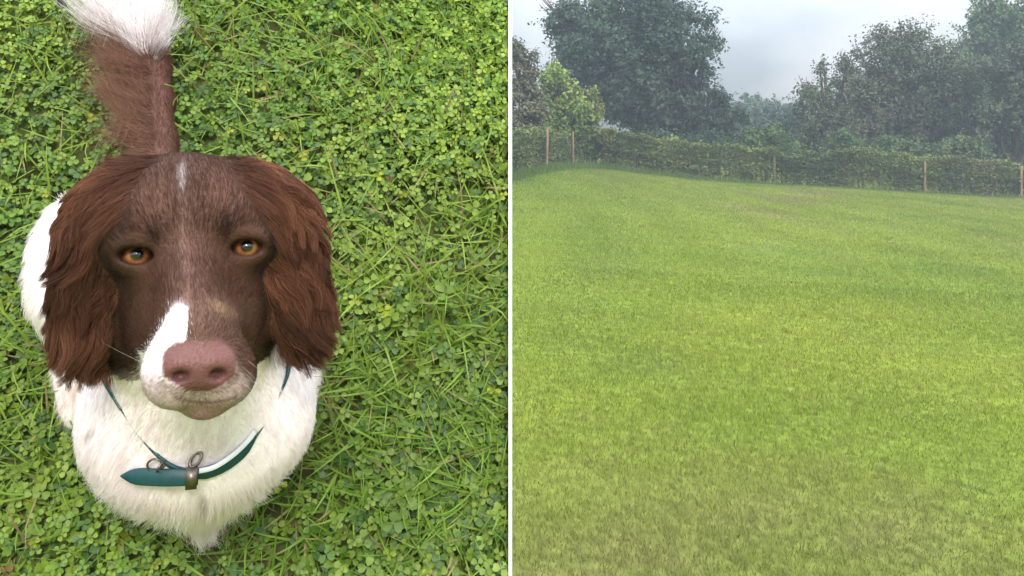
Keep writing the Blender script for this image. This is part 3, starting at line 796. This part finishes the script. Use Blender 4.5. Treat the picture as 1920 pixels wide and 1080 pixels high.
def surface_nets(D, lo, h):
    S = D < 0
    n = np.array(D.shape)
    c = np.zeros(n - 1, np.int8)
    for dx in (0, 1):
        for dy in (0, 1):
            for dz in (0, 1):
                c += S[dx:n[0] - 1 + dx, dy:n[1] - 1 + dy, dz:n[2] - 1 + dz]
    act = (c > 0) & (c < 8)
    idx = -np.ones(n - 1, np.int64); cells = np.argwhere(act); idx[act] = np.arange(len(cells))
    acc = np.zeros((len(cells), 3)); cnt = np.zeros(len(cells))
    cor = [np.array([i, j, k]) for i in (0, 1) for j in (0, 1) for k in (0, 1)]
    def val(o): q = cells + o; return D[q[:, 0], q[:, 1], q[:, 2]]
    for a in cor:
        for b in cor:
            if (b - a).sum() == 1 and np.abs(b - a).sum() == 1:
                va, vb = val(a), val(b); m = (va < 0) != (vb < 0)
                t = np.where(m, va / np.where(m, va - vb, 1), 0)
                acc += np.where(m[:, None], a + t[:, None] * (b - a), 0); cnt += m
    V = lo + h * (cells + acc / np.maximum(cnt, 1)[:, None])
    Q = []
    for axis in range(3):
        o = [i for i in range(3) if i != axis]
        s0 = [slice(1, n[i] - 1) for i in range(3)]; s0[axis] = slice(0, n[axis] - 1)
        s1 = list(s0); s1[axis] = slice(1, n[axis])
        A = S[tuple(s0)]; B = S[tuple(s1)]
        e = np.argwhere(A != B); inside = A[A != B]
        base = e.copy(); base[:, o[0]] += 1; base[:, o[1]] += 1
        def ci(d0, d1):
            q = base.copy(); q[:, o[0]] -= d0; q[:, o[1]] -= d1; return idx[q[:, 0], q[:, 1], q[:, 2]]
        q = np.stack([ci(1, 1), ci(0, 1), ci(0, 0), ci(1, 0)], 1)
        flip = inside if axis != 1 else ~inside
        q[~flip] = q[~flip][:, ::-1]
        Q.append(q)
    return V, np.concatenate(Q)

Dg, Dlo, Dh = sdf_grid(2.4)
DVt, DQ = surface_nets(Dg, Dlo, Dh)
del Dg
# light smoothing
E_ = np.concatenate([DQ[:, [0, 1]], DQ[:, [1, 2]], DQ[:, [2, 3]], DQ[:, [3, 0]]])
for _ in range(2):
    a_ = np.zeros_like(DVt); n_ = np.zeros(len(DVt))
    np.add.at(a_, E_[:, 0], DVt[E_[:, 1]]); np.add.at(n_, E_[:, 0], 1)
    DVt = 0.5 * DVt + 0.5 * a_ / np.maximum(n_, 1)[:, None]

def region(P):
    names = ['head', 'ear', 'chest', 'body', 'tail']
    R_ = np.full((5, len(P)), 1e3)
    for p in PR:
        i = names.index(p[0]); R_[i] = np.minimum(R_[i], prim(P, p))
    return R_.argmin(0), R_

def blob(px, py, cx, cy, rx, ry, ang=0.0):
    ca, sa = math.cos(ang), math.sin(ang); dx, dy = px - cx, py - cy
    return np.exp(-(((dx * ca + dy * sa) / rx) ** 2 + ((-dx * sa + dy * ca) / ry) ** 2) ** 1.6)

WHITE = np.array([0.93, 0.845, 0.86])
BROWN = np.array([0.070, 0.031, 0.019]); DARK = np.array([0.036, 0.016, 0.011]); RED = np.array([0.205, 0.086, 0.050])
NOSE = np.array([0.145, 0.064, 0.055])
def coat(P):
    """coat colour at points of the dog (mm)"""
    reg, Rr = region(P)
    px, py = proj(to_world(P)); n = len(P)
    nz1 = noise(P, 0.05, 3, 80); nz2 = noise(P, 0.16, 2, 82)
    c = np.zeros((n, 3)); c[:] = BROWN * (1 + 0.07 * nz1)[:, None]
    def mixc(m, col):
        m = np.clip(m, 0, 1)[:, None]; c[:] = c * (1 - m) + col * m
    hd = (reg == 0)
    # head markings, with face shade and highlights painted into the coat colour
    SIDE_SHADE = np.array([0.036, 0.017, 0.009])
    mixc(hd * 0.85 * np.clip(sst(275, 228, px) + sst(472, 512, px), 0, 1) * sst(350, 440, py), SIDE_SHADE)  # shade along the inner ear edges, painted into the coat
    mixc(hd * 0.50 * blob(px, py, 298, 372, 42, 36, 0.3), np.array([0.135, 0.062, 0.042]))  # forehead highlights painted in, left and right
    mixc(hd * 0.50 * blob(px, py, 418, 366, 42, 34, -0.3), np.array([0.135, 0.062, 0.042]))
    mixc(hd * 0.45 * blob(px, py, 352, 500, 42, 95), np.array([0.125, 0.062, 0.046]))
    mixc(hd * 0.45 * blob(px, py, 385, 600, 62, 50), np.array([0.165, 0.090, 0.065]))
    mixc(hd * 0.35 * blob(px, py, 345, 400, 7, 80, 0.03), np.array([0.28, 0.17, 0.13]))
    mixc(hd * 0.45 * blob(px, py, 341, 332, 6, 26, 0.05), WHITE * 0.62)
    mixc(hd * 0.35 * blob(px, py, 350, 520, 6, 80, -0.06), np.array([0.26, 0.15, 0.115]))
    mixc(hd * 0.90 * blob(px, py, 287, 444, 18, 20, -0.3), DARK * 0.7); mixc(hd * 0.92 * blob(px, py, 424, 424, 17, 25), DARK * 0.7)  # shaded hollows of the inner brows, painted in
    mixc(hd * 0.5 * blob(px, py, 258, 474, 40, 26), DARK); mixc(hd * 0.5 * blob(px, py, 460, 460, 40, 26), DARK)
    mixc(hd * 0.45 * blob(px, py, 420, 580, 30, 11, 0.5), np.array([0.34, 0.22, 0.13]))
    # white on the dog's right side of the muzzle
    ed = 6 * nz2
    mw = sst(4, -4, np.maximum.reduce([px - (352 - (py - 575) * 0.10) + ed, (325 - (py - 575) * 0.62 - px) * (py < 660) + (262 - px) * (py >= 660), 570 - py]) )
    mw = mw * sst(600, 612, py + 30) * (px < 352)
    mixc(hd * mw * 0.97, WHITE)
    mixc(hd * 0.9 * blob(px, py, 332, 590, 14, 22, 0.3), WHITE)
    lip = sst(700, 735, py + 0.10 * np.abs(px - 380)) * hd
    mixc(lip * 0.85 * sst(486, 455, px), np.array([0.54, 0.40, 0.41]))
    mixc(hd * 0.45 * blob(px, py, 446, 712, 12, 34), np.array([0.50, 0.38, 0.33]))
    mixc(hd * 0.85 * blob(px, py, 384, 776, 46, 18), np.array([0.52, 0.29, 0.36]))
    mixc(hd * 0.8 * sst(2.5, -0.5, np.abs(py - (744 + 11 * np.cos((px - 386) / 60.0 * 1.57))) - 1.5) * (np.abs(px - 386) < 58), np.array([0.16, 0.08, 0.07]))
    nw = 68 - 34 * sst(700, 742, py) - 8 * sst(665, 632, py)
    nm = sst(1.05, 0.97, ((np.abs(px - 372) / nw) ** 3.2 + (np.abs(py - 686) / 48) ** 3.2) ** (1 / 3.2)) * (P[:, 2] > 20)
    mixc(nm, NOSE); mixc(nm * 0.45 * sst(690, 735, py), np.array([0.10, 0.042, 0.042]))
    mixc(nm * 0.75 * blob(px, py, 338, 706, 17, 11, 0.35), np.array([0.06, 0.022, 0.022])); mixc(nm * 0.75 * blob(px, py, 408, 702, 17, 11, -0.35), np.array([0.06, 0.022, 0.022]))
    # ears
    ear = reg == 1
    mixc(ear * np.clip(0.6 + 0.5 * nz1, 0.1, 1), RED)
    # throat, chest, limbs
    mixc((reg == 2) * 1.0, WHITE); mixc((reg == 3) * 1.0, WHITE)
    mixc((reg == 2) * 0.8 * blob(px, py, 515, 625, 50, 55), np.array([0.20, 0.105, 0.08]))
    for (x, y, a, b, s) in ((380, 940, 8, 16, .45), (172, 812, 8, 12, .35), (462, 925, 6, 7, .3), (385, 905, 7, 9, .2), (210, 730, 10, 14, .25)):
        mixc((reg == 2) * s * blob(px, py, x, y, a, b), np.array([0.28, 0.20, 0.15]))
    mixc((reg == 3) * 0.35 * blob(px, py, 140, 745, 40, 40), np.array([0.55, 0.33, 0.26]))
    mixc((reg == 3) * sst(345, 325, py), BROWN)
    mixc((reg == 3) * (py < 640) * sst(175, 215, px) * sst(560, 500, px), BROWN)
    # tail: brown with a white end
    tb = sst(-10, 10, py - (98 + 0.10 * (300 - px) + 9 * nz2))
    mixc((reg == 4) * 1.0, WHITE); mixc((reg == 4) * tb, np.array([0.115, 0.052, 0.036]))
    return np.clip(c, 0.004, 1), reg, px, py, nm

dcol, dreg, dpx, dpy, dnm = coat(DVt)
M['skin'] = mat_attr('dog_coat', 0.55, 0.18, 0, 0.05, 260, 0.3, 420)
M['fur'] = mat_attr('dog_fur', 0.5, 0.14, 0.40)
dog_base = bank_pt(np.array([0.0]), np.array([0.0]))[0]
_b = to_world((L(345, 640, -300) - GN * hgt(L(345, 640, -300)))[None])[0]
dog = empty('dog', _b, 'brown and white spaniel sitting on clover and gazing upward', 'dog')
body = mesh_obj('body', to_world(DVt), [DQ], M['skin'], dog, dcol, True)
# bare nose leather: glossier than the coat
na = body.data.attributes.new('bare', 'FLOAT', 'POINT'); na.data.foreach_set('value', dnm.astype(np.float32))
t_ = M['skin'].node_tree; at_ = t_.nodes.new('ShaderNodeAttribute'); at_.attribute_name = 'bare'
mr_ = t_.nodes.new('ShaderNodeMapRange'); mr_.inputs['To Min'].default_value = 0.55; mr_.inputs['To Max'].default_value = 0.30
t_.links.new(at_.outputs['Fac'], mr_.inputs[0]); t_.links.new(mr_.outputs[0], t_.nodes['Principled BSDF'].inputs['Roughness'])

# eyes
def make_eye(c, gaze):
    nu, nv = 28, 20; r = 10.8
    th = np.linspace(0, np.pi, nv); ph = np.linspace(0, 2 * np.pi, nu, endpoint=False)
    g = unit(gaze); a = unit(np.cross(g, np.array([0, 1.0, 0]))); b = np.cross(g, a)
    P, cl = [], []
    for t in th:
        bulge = 1.0 + 0.10 * math.exp(-(t / 0.42) ** 2)
        for f in ph:
            P.append(c + r * bulge * (math.cos(t) * g + math.sin(t) * (math.cos(f) * a + math.sin(f) * b)))
            td = math.degrees(t)
            if td < 25: k = (0.006, 0.005, 0.006)
            elif td < 48:
                s = 0.85 + 0.3 * math.sin(f * 9) * math.sin(f * 5 + 1)
                k = np.array([0.28, 0.105, 0.038]) * s * (1.15 if td < 40 else 0.5)
            else: k = (0.16, 0.07, 0.05)
            cl.append(k)
    i = np.arange(nu * nv).reshape(nv, nu); j = np.roll(i, -1, 1)
    q = np.stack([i[:-1], i[1:], j[1:], j[:-1]], -1).reshape(-1, 4)
    return mesh_obj('eye', to_world(np.array(P)), [q], M['eye'], dog, np.array(cl), True)
M['eye'] = mat_attr('dog_eye', 0.12, 0.6); M['eye'].node_tree.nodes['Principled BSDF'].inputs['Coat Weight'].default_value = 1.0
M['eye'].node_tree.nodes['Principled BSDF'].inputs['Coat Roughness'].default_value = 0.03
for (c, r) in EYES: make_eye(c + np.array([0, 0, -3.0]), np.array([0.03, 0.10, 1.0]))

bvh = BVHTree.FromPolygons([tuple(p) for p in to_world(DVt)], [tuple(int(i) for i in q) for q in DQ])
def surf_point(px, py): return bvh.ray_cast(Vector(CAM), Vector(ray(px, py)).normalized())[0]
# ---- fur
tri = np.concatenate([DQ[:, [0, 1, 2]], DQ[:, [0, 2, 3]]])
e1_, e2_ = DVt[tri[:, 1]] - DVt[tri[:, 0]], DVt[tri[:, 2]] - DVt[tri[:, 0]]
fn = np.cross(e1_, e2_); fa = np.linalg.norm(fn, axis=1) / 2; fn = unit(fn)
vn = np.zeros_like(DVt)
for k in range(3): np.add.at(vn, tri[:, k], fn * fa[:, None])
vn = unit(vn)
out = np.sign(((DVt - DVt[dreg == 2].mean(0)) * vn)[dreg == 2].sum())    # normals must point outwards
vn *= out
treg = dreg[tri[:, 0]]

def sample(mask, n):
    f = np.flatnonzero(mask); p = fa[f] / fa[f].sum(); s = rng.choice(f, n, p=p)
    u, v = rng.random(n), rng.random(n); m = u + v > 1; u[m], v[m] = 1 - u[m], 1 - v[m]; w_ = 1 - u - v
    T = tri[s]
    P = DVt[T[:, 0]] * w_[:, None] + DVt[T[:, 1]] * u[:, None] + DVt[T[:, 2]] * v[:, None]
    Nn = unit(vn[T[:, 0]] * w_[:, None] + vn[T[:, 1]] * u[:, None] + vn[T[:, 2]] * v[:, None])
    return P, Nn

def strands(P, Nn, flow, length, k=5, lift=0.35, wav=0.0, clump=0.0, nclump=100, fall=None, jit=0.15):
    """polylines (n,k,3) starting at P, lying along flow, lifted off the skin"""
    n = len(P)
    fl = unit(flow - (flow * Nn).sum(1)[:, None] * Nn + rng.normal(0, jit, (n, 3)))
    lift = np.broadcast_to(lift, (n,))
    d = unit(fl + Nn * lift[:, None])
    f = np.linspace(0, 1, k)
    S = P[:, None] + d[:, None] * (length[:, None] * f)[..., None]
    bend = fl if fall is None else fall
    S = S + (bend * 0.35)[:, None] * (length[:, None] * f ** 2)[..., None] - Nn[:, None] * (lift * length * 0.35)[:, None, None] * (f ** 2)[None, :, None]
    if wav:
        sd = unit(np.cross(fl, Nn)); ph = noise(P, 0.035, 2, 90) * 5
        S = S + sd[:, None] * (wav * np.sin(f[None] * 5.5 + ph[:, None]) * f[None])[..., None]
    if clump:
        g = rng.choice(n, min(nclump, n), replace=False); near = np.zeros(n, int)
        for a in range(0, n, 4000):
            near[a:a + 4000] = ((P[a:a + 4000, None] - P[g][None]) ** 2).sum(-1).argmin(1)
        Gs = S[g[near]]; m = (clump * f ** 1.2)[None, :, None]
        S = S * (1 - m) + Gs * m
    return S

HS, HC, HR = [], [], []
def put(S, col, rad):
    HS.append(S); HC.append(col); HR.append(np.full(len(S), rad))
def hue(c, amt=0.22): return np.clip(c * (1 + rng.normal(0, amt, (len(c), 1))), 0.004, 0.95)

tv = vn[tri[:, 0]]
# short coat of the head
P, Nn = sample((treg == 0) & (dnm[tri[:, 0]] < 0.2), 46000)
nosep = L(372, 672, 40)
px_, py_ = proj(to_world(P))
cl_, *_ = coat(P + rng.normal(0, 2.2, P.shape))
len_ = rng.uniform(2.8, 5.2, len(P)) * (1 + 0.9 * sst(520, 620, py_) * ((px_ < 240) | (px_ > 490))) * np.where((np.abs(px_ - 372) < 120) & (py_ > 560), 0.6, 1)
keep = np.ones(len(P), bool)
for c, r in EYES: keep &= np.sqrt((((P - c)[:, :2]) ** 2).sum(1)) > 14.5
k = keep
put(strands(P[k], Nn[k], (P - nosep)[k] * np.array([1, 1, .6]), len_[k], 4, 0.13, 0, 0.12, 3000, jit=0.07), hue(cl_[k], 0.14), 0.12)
# ears: long wavy locks
for side, EL in ((0, EARL), (1, EARR)):
    cx = 350
    m = (treg == 1) & ((DVt[tri[:, 0], 0] < 0) if side == 0 else (DVt[tri[:, 0], 0] > 0))
    P, Nn = sample(m, 13000)
    v = -P[:, 1]; f = sst(-60, 110, v)
    ax_ = unit((EL[-1] - EL[0])[None])[0]
    out_ = np.array([-1.0 if side == 0 else 1.0, 0, 0])
    flow = ax_[None] + out_ * (0.75 - 0.85 * f)[:, None] + np.array([0, 0, -0.15])
    ln = (18 + 6 * f) * rng.uniform(0.7, 1.25, len(P))
    S = strands(P, Nn, flow, ln, 11, 0.20, 4.6, 0.70, 170, fall=np.tile(ax_ + np.array([0, -0.3, 0]), (len(P), 1)))
    cl_, *_ = coat(P)
    br = (1.15 + 0.5 * noise(P, 0.11, 2, 95))[:, None]
    put(S, hue(cl_ * br, 0.3), 0.19)
# hair sweeping from the crown over the roots of the ears
P, Nn = sample((treg == 0) & (DVt[tri[:, 0], 2] > -130), 60000)
px_, py_ = proj(to_world(P))
jx = rng.normal(0, 9, len(P)) + 8 * noise(P, 0.12, 2, 97)
k = (py_ < 425 + jx) & ((px_ + jx < 282 - 0.62 * (py_ - 310)) | (px_ + jx > 434 + 0.66 * (py_ - 310)))
P, Nn, px_, py_ = P[k], Nn[k], px_[k], py_[k]
sg = np.sign(px_ - 355)
cl_, *_ = coat(P); m_ = np.clip((np.abs(px_ - 355) - 75) / 60, 0, 0.75)[:, None]; cl_ = np.maximum(cl_, BROWN) * (1 - m_) + RED * 0.9 * m_
flow = np.column_stack([sg * 0.75, np.full(len(P), -0.75), np.full(len(P), -0.25)])
put(strands(P, Nn, flow, rng.uniform(9, 24, len(P)) * np.clip((np.abs(px_ - 355) - 45) / 60, 0.35, 1), 8, 0.16, 1.6, 0.45, 160), hue(cl_, 0.22), 0.17)
# chest and throat
P, Nn = sample((treg == 2), 36000)
px_, py_ = proj(to_world(P))
cl_, *_ = coat(P)
flow = np.column_stack([(P[:, 0] - L(378, 800, -200)[0]) * 0.012, np.full(len(P), -1.0), np.full(len(P), -0.35)])
ln = rng.uniform(7, 14, len(P)) * (1 + 0.9 * sst(870, 960, py_)) * (0.55 + 0.45 * sst(760, 860, py_))
COLL = [(228, 766), (258, 812), (296, 858), (330, 884), (362, 894), (400, 888), (440, 864), (470, 834), (492, 800), (506, 772)]
dist = np.full(len(P), 1e9)
cp = np.array(COLL, float)
for a, b in zip(cp[:-1], cp[1:]):
    q = np.column_stack([px_, py_]); t = np.clip(((q - a) @ (b - a)) / ((b - a) @ (b - a)), 0, 1)
    dist = np.minimum(dist, np.linalg.norm(q - a - t[:, None] * (b - a), axis=1) + 60 * (a[0] < 290 or a[0] > 465))
ln = np.where((dist < 42), ln * 0.45, ln)
kk = dist > 12
put(strands(P[kk], Nn[kk], flow[kk], ln[kk], 6, 0.20, 0.8, 0.35, 1100), hue(cl_[kk], 0.03), 0.17)
# flank, thighs, feet
P, Nn = sample((treg == 3) & (tv[:, 2] > -0.4), 12000)
cl_, *_ = coat(P)
put(strands(P, Nn, np.tile([-0.15, -0.6, -0.6], (len(P), 1)), rng.uniform(7, 14, len(P)), 5, 0.35, 0.8, 0.45, 500), hue(cl_, 0.07), 0.22)
# tail: smooth on top, feathered on its left, a white plume at its end
P, Nn = sample((treg == 4), 17000)
px_, py_ = proj(to_world(P)); cl_, *_ = coat(P)
white = sst(130, 80, py_ - 0.10 * (300 - px_))
lf = sst(0.05, 0.75, -Nn[:, 0]); rt = sst(0.35, 0.9, Nn[:, 0])
ln = 5 + 74 * lf * sst(330, 235, py_) * rng.uniform(0.3, 1.15, len(P)) + white * rng.uniform(14, 54, len(P)) + rt * 1
flow = np.column_stack([-1.4 * lf + 0.5 * white * np.sign(P[:, 0] - TL[4][0]) * rng.random(len(P)), 0.55 + 0.5 * white - 0.25 * lf * (1 - white), -0.15 * lf])
sm = (lf < 0.25) & (white < 0.3)
put(strands(P[sm], Nn[sm], flow[sm], ln[sm], 5, 0.15, 0.3, 0.1, 260, jit=0.08), hue(cl_[sm], 0.08), 0.15)
P, Nn, flow, ln, lf, white, cl_ = [q_[~sm] for q_ in (P, Nn, flow, ln, lf, white, cl_)]
S = strands(P, Nn, flow, ln, 8, 0.30 + 0.45 * np.maximum(lf, white), 2.2, 0.62, 260, jit=0.28)
tip = (lf * (1 - white))[:, None]
put(S, hue(cl_ * (1 - tip) + (cl_ * 1.3 + np.array([0.16, 0.10, 0.07])) * tip, 0.14), 0.22)

# a few pale whiskers on the lips
wp, wn, wf = [], [], []
for (x, y, sx_) in ((295, 690, -1), (300, 712, -1), (288, 705, -1), (312, 728, -1), (285, 678, -1), (455, 688, 1), (450, 712, 1), (462, 702, 1), (440, 728, 1), (465, 676, 1)):
    p_ = to_dog(np.array(surf_point(x, y))[None])[0]; wp.append(p_); wn.append([sx_ * 0.6, -0.1, 0.75]); wf.append([sx_ * 1.0, -0.55 + rng.normal(0, 0.2), 0.1])
put(strands(np.array(wp), unit(np.array(wn)), np.array(wf), rng.uniform(22, 36, len(wp)), 8, 0.5), np.tile([0.5, 0.42, 0.36], (len(wp), 1)), 0.10)
sizes = np.concatenate([np.full(len(s), s.shape[1]) for s in HS])
pts = np.concatenate([to_world(s.reshape(-1, 3)) for s in HS]) - _b
hc = bpy.data.hair_curves.new('coat_fur')
hc.add_curves([int(v) for v in sizes])
hc.attributes['position'].data.foreach_set('vector', pts.astype(np.float32).ravel())
ra = hc.attributes.get('radius') or hc.attributes.new('radius', 'FLOAT', 'POINT')
rad = np.concatenate([np.concatenate([np.tile(r[0] * 1e-3 * np.linspace(1.0, 0.25, s.shape[1]), len(s))]) for s, r in zip(HS, HR)])
ra.data.foreach_set('value', rad.astype(np.float32))
ca = hc.attributes.new('Col', 'FLOAT_COLOR', 'CURVE')
cc4 = np.ones((len(sizes), 4), np.float32); cc4[:, :3] = np.concatenate(HC)
ca.data.foreach_set('color', cc4.ravel())
hc.materials.append(M['fur'])
fur = bpy.data.objects.new('coat_fur', hc); C.objects.link(fur); fur.parent = dog

# ---- collar
def surf(px, py, off):
    d = Vector(ray(px, py)).normalized(); h = bvh.ray_cast(Vector(CAM), d)
    return np.array(h[0]) - np.array(d) * off * 1e-3, np.array(h[1])
def strap(name, P, Nn, width, thick, mat, parent, taper=None):
    P = np.asarray(P); tan = unit(np.gradient(P, axis=0)); Nn = unit(Nn - (Nn * tan).sum(1)[:, None] * tan); sd = np.cross(tan, Nn)
    wv = np.full(len(P), width / 2) if taper is None else taper * width / 2
    wv = wv[:, None]
    V = np.stack([P - sd * wv + Nn * thick * .15, P - sd * wv * .82 + Nn * thick / 2, P + sd * wv * .82 + Nn * thick / 2, P + sd * wv + Nn * thick * .15, P + sd * wv - Nn * thick / 2, P - sd * wv - Nn * thick / 2], 1)
    n = len(P); q = []
    for i in range(n - 1):
        for j in range(6): q.append([i * 6 + j, i * 6 + (j + 1) % 6, (i + 1) * 6 + (j + 1) % 6, (i + 1) * 6 + j])
    q += [[0, 1, 2, 5], [2, 3, 4, 5], [n * 6 - 6, n * 6 - 1, n * 6 - 4, n * 6 - 5], [n * 6 - 4, n * 6 - 1, n * 6 - 2, n * 6 - 3]]
    return mesh_obj(name, V.reshape(-1, 3), [q], mat, parent, None, False)
def dense(P, m):
    P = np.asarray(P, float); s = np.concatenate([[0], np.cumsum(np.linalg.norm(np.diff(P, axis=0), axis=1))]); u = np.linspace(0, s[-1], m)
    Q = np.column_stack([np.interp(u, s, P[:, i]) for i in range(P.shape[1])])
    for _ in range(6): Q[1:-1] = 0.5 * Q[1:-1] + 0.25 * (Q[:-2] + Q[2:])
    return Q
M['leather'] = mat_plain('teal_leather', (0.006, 0.050, 0.056), 0.45, 0.45, 0, 0.2, 120, 0.15)
M['metal'] = mat_plain('collar_metal', (0.20, 0.17, 0.14), 0.38, 0.5, 1.0, 0.1, 60)
M['lining'] = mat_plain('pale_lining', (0.72, 0.74, 0.74), 0.6, 0.3, 0, 0.05, 80)
fr = [surf(x, y, -0.4 + 7.4 * max(0, 1 - abs(x - 385) / 115.0)) for (x, y) in COLL]
fp = [f[0] for f in fr]
bk = [to_world(L(*q)[None])[0] for q in ((548, 690, -150), (520, 580, -185), (430, 500, -205), (330, 495, -205), (210, 580, -185), (180, 690, -150))]
loop = dense(np.array(fp + bk + [fp[0]]), 90)
ctr_ = to_world(L(366, 690, -185)[None])[0]
fr_n = unit(unit(loop - ctr_) * 0.6 + np.array(DW) * 0.5 * (np.arange(90) < 52)[:, None])
edge = np.clip((np.abs(np.arange(90) - 24) - 9) / 8.0, 0, 1)[:, None] * (np.arange(90) < 52)[:, None]
lpx, lpy = proj(loop); buried = np.clip(np.maximum(sst(320, 285, lpx), sst(455, 482, lpx)), 0, 1)
loop = loop - np.array(DW) * (0.0012 * buried * (np.arange(90) < 52))[:, None]
fr_n = unit(fr_n * (1 - 0.9 * edge) + edge * (np.array(DV) * -0.95 + np.array(DU) * np.sign(np.arange(90) - 24)[:, None] * 0.55))
collar = empty('dog_collar', loop[20], 'teal leather collar with metal keeper round the dog neck', 'collar')
st_ = strap('strap', loop, fr_n, 0.0115, 0.0028, M['leather'], collar, np.where(np.arange(90) < 52, 1 - 0.72 * np.maximum(edge[:, 0], buried), 0.28))
# free pointed end of the strap, lying over the throat
tp = dense(np.array([surf(x, y, o)[0] for (x, y, o) in ((372, 893, 13), (350, 895, 14), (310, 896, 13), (270, 894, 11), (228, 892, 8))]), 22)
tn = np.tile(DW + 0.12 * DV, (22, 1))
tf = np.ones(22); tf[-7:] = np.array([0.98, 0.95, 0.88, 0.76, 0.58, 0.36, 0.10])
strap('strap_end', tp, tn, 0.0128, 0.0028, M['leather'], collar, tf)
# pale lining showing along the upper edge of the strap
i0, i1 = 18, 34
lp = []
for (x, y, o) in ((368, 884, 8.5), (400, 879, 7.5), (440, 852, 5.5), (470, 822, 4), (480, 806, 3)): lp.append(surf(x, y, o)[0])
strap('lining', dense(np.array(lp), 20), np.tile(DW, (20, 1)), 0.004, 0.002, M['lining'], collar)
# keeper
kc = surf(359, 896, 15.5)[0]; mb = MB()
kx, ky, kz = unit(DU), unit(DV), unit(DW)
for (o_, h_) in ((kz * 0.0034, (0.0042, 0.0078, 0.0007)), (-kz * 0.0034, (0.0042, 0.0078, 0.0007)), (ky * 0.0072, (0.0042, 0.0007, 0.0027)), (-ky * 0.0072, (0.0042, 0.0007, 0.0027))):
    mb.box(kc + o_, h_, np.stack([kx, ky, kz]))
mb.build('keeper', M['metal'], collar)
def ring(name, c, r, tube, a, b, mat, parent, sq=1.0):
    t = np.linspace(0, 2 * np.pi, 25); mb = MB()
    mb.tube(c + r * (np.cos(t)[:, None] * a + sq * np.sin(t)[:, None] * b), tube, 7, False); return mb.build(name, mat, parent, True)
rc = surf(290, 872, 7)[0]
ring('split_ring', rc, 0.0056, 0.0009, unit(kx + 0.3 * kz), unit(ky * 0.6 + 0.3 * kz), M['metal'], collar)
ring('split_ring', surf(303, 874, 6)[0], 0.0046, 0.0008, unit(kx * 0.6 + ky), unit(kz * 0.7 - kx * 0.4), M['metal'], collar)
bc = surf(367, 862, 4)[0]
ring('buckle', bc, 0.0058, 0.0013, unit(kx * 0.55 + ky * 0.8), unit(kx * 0.5 - ky * 0.3 + kz * 0.3), M['metal'], collar, 0.6)
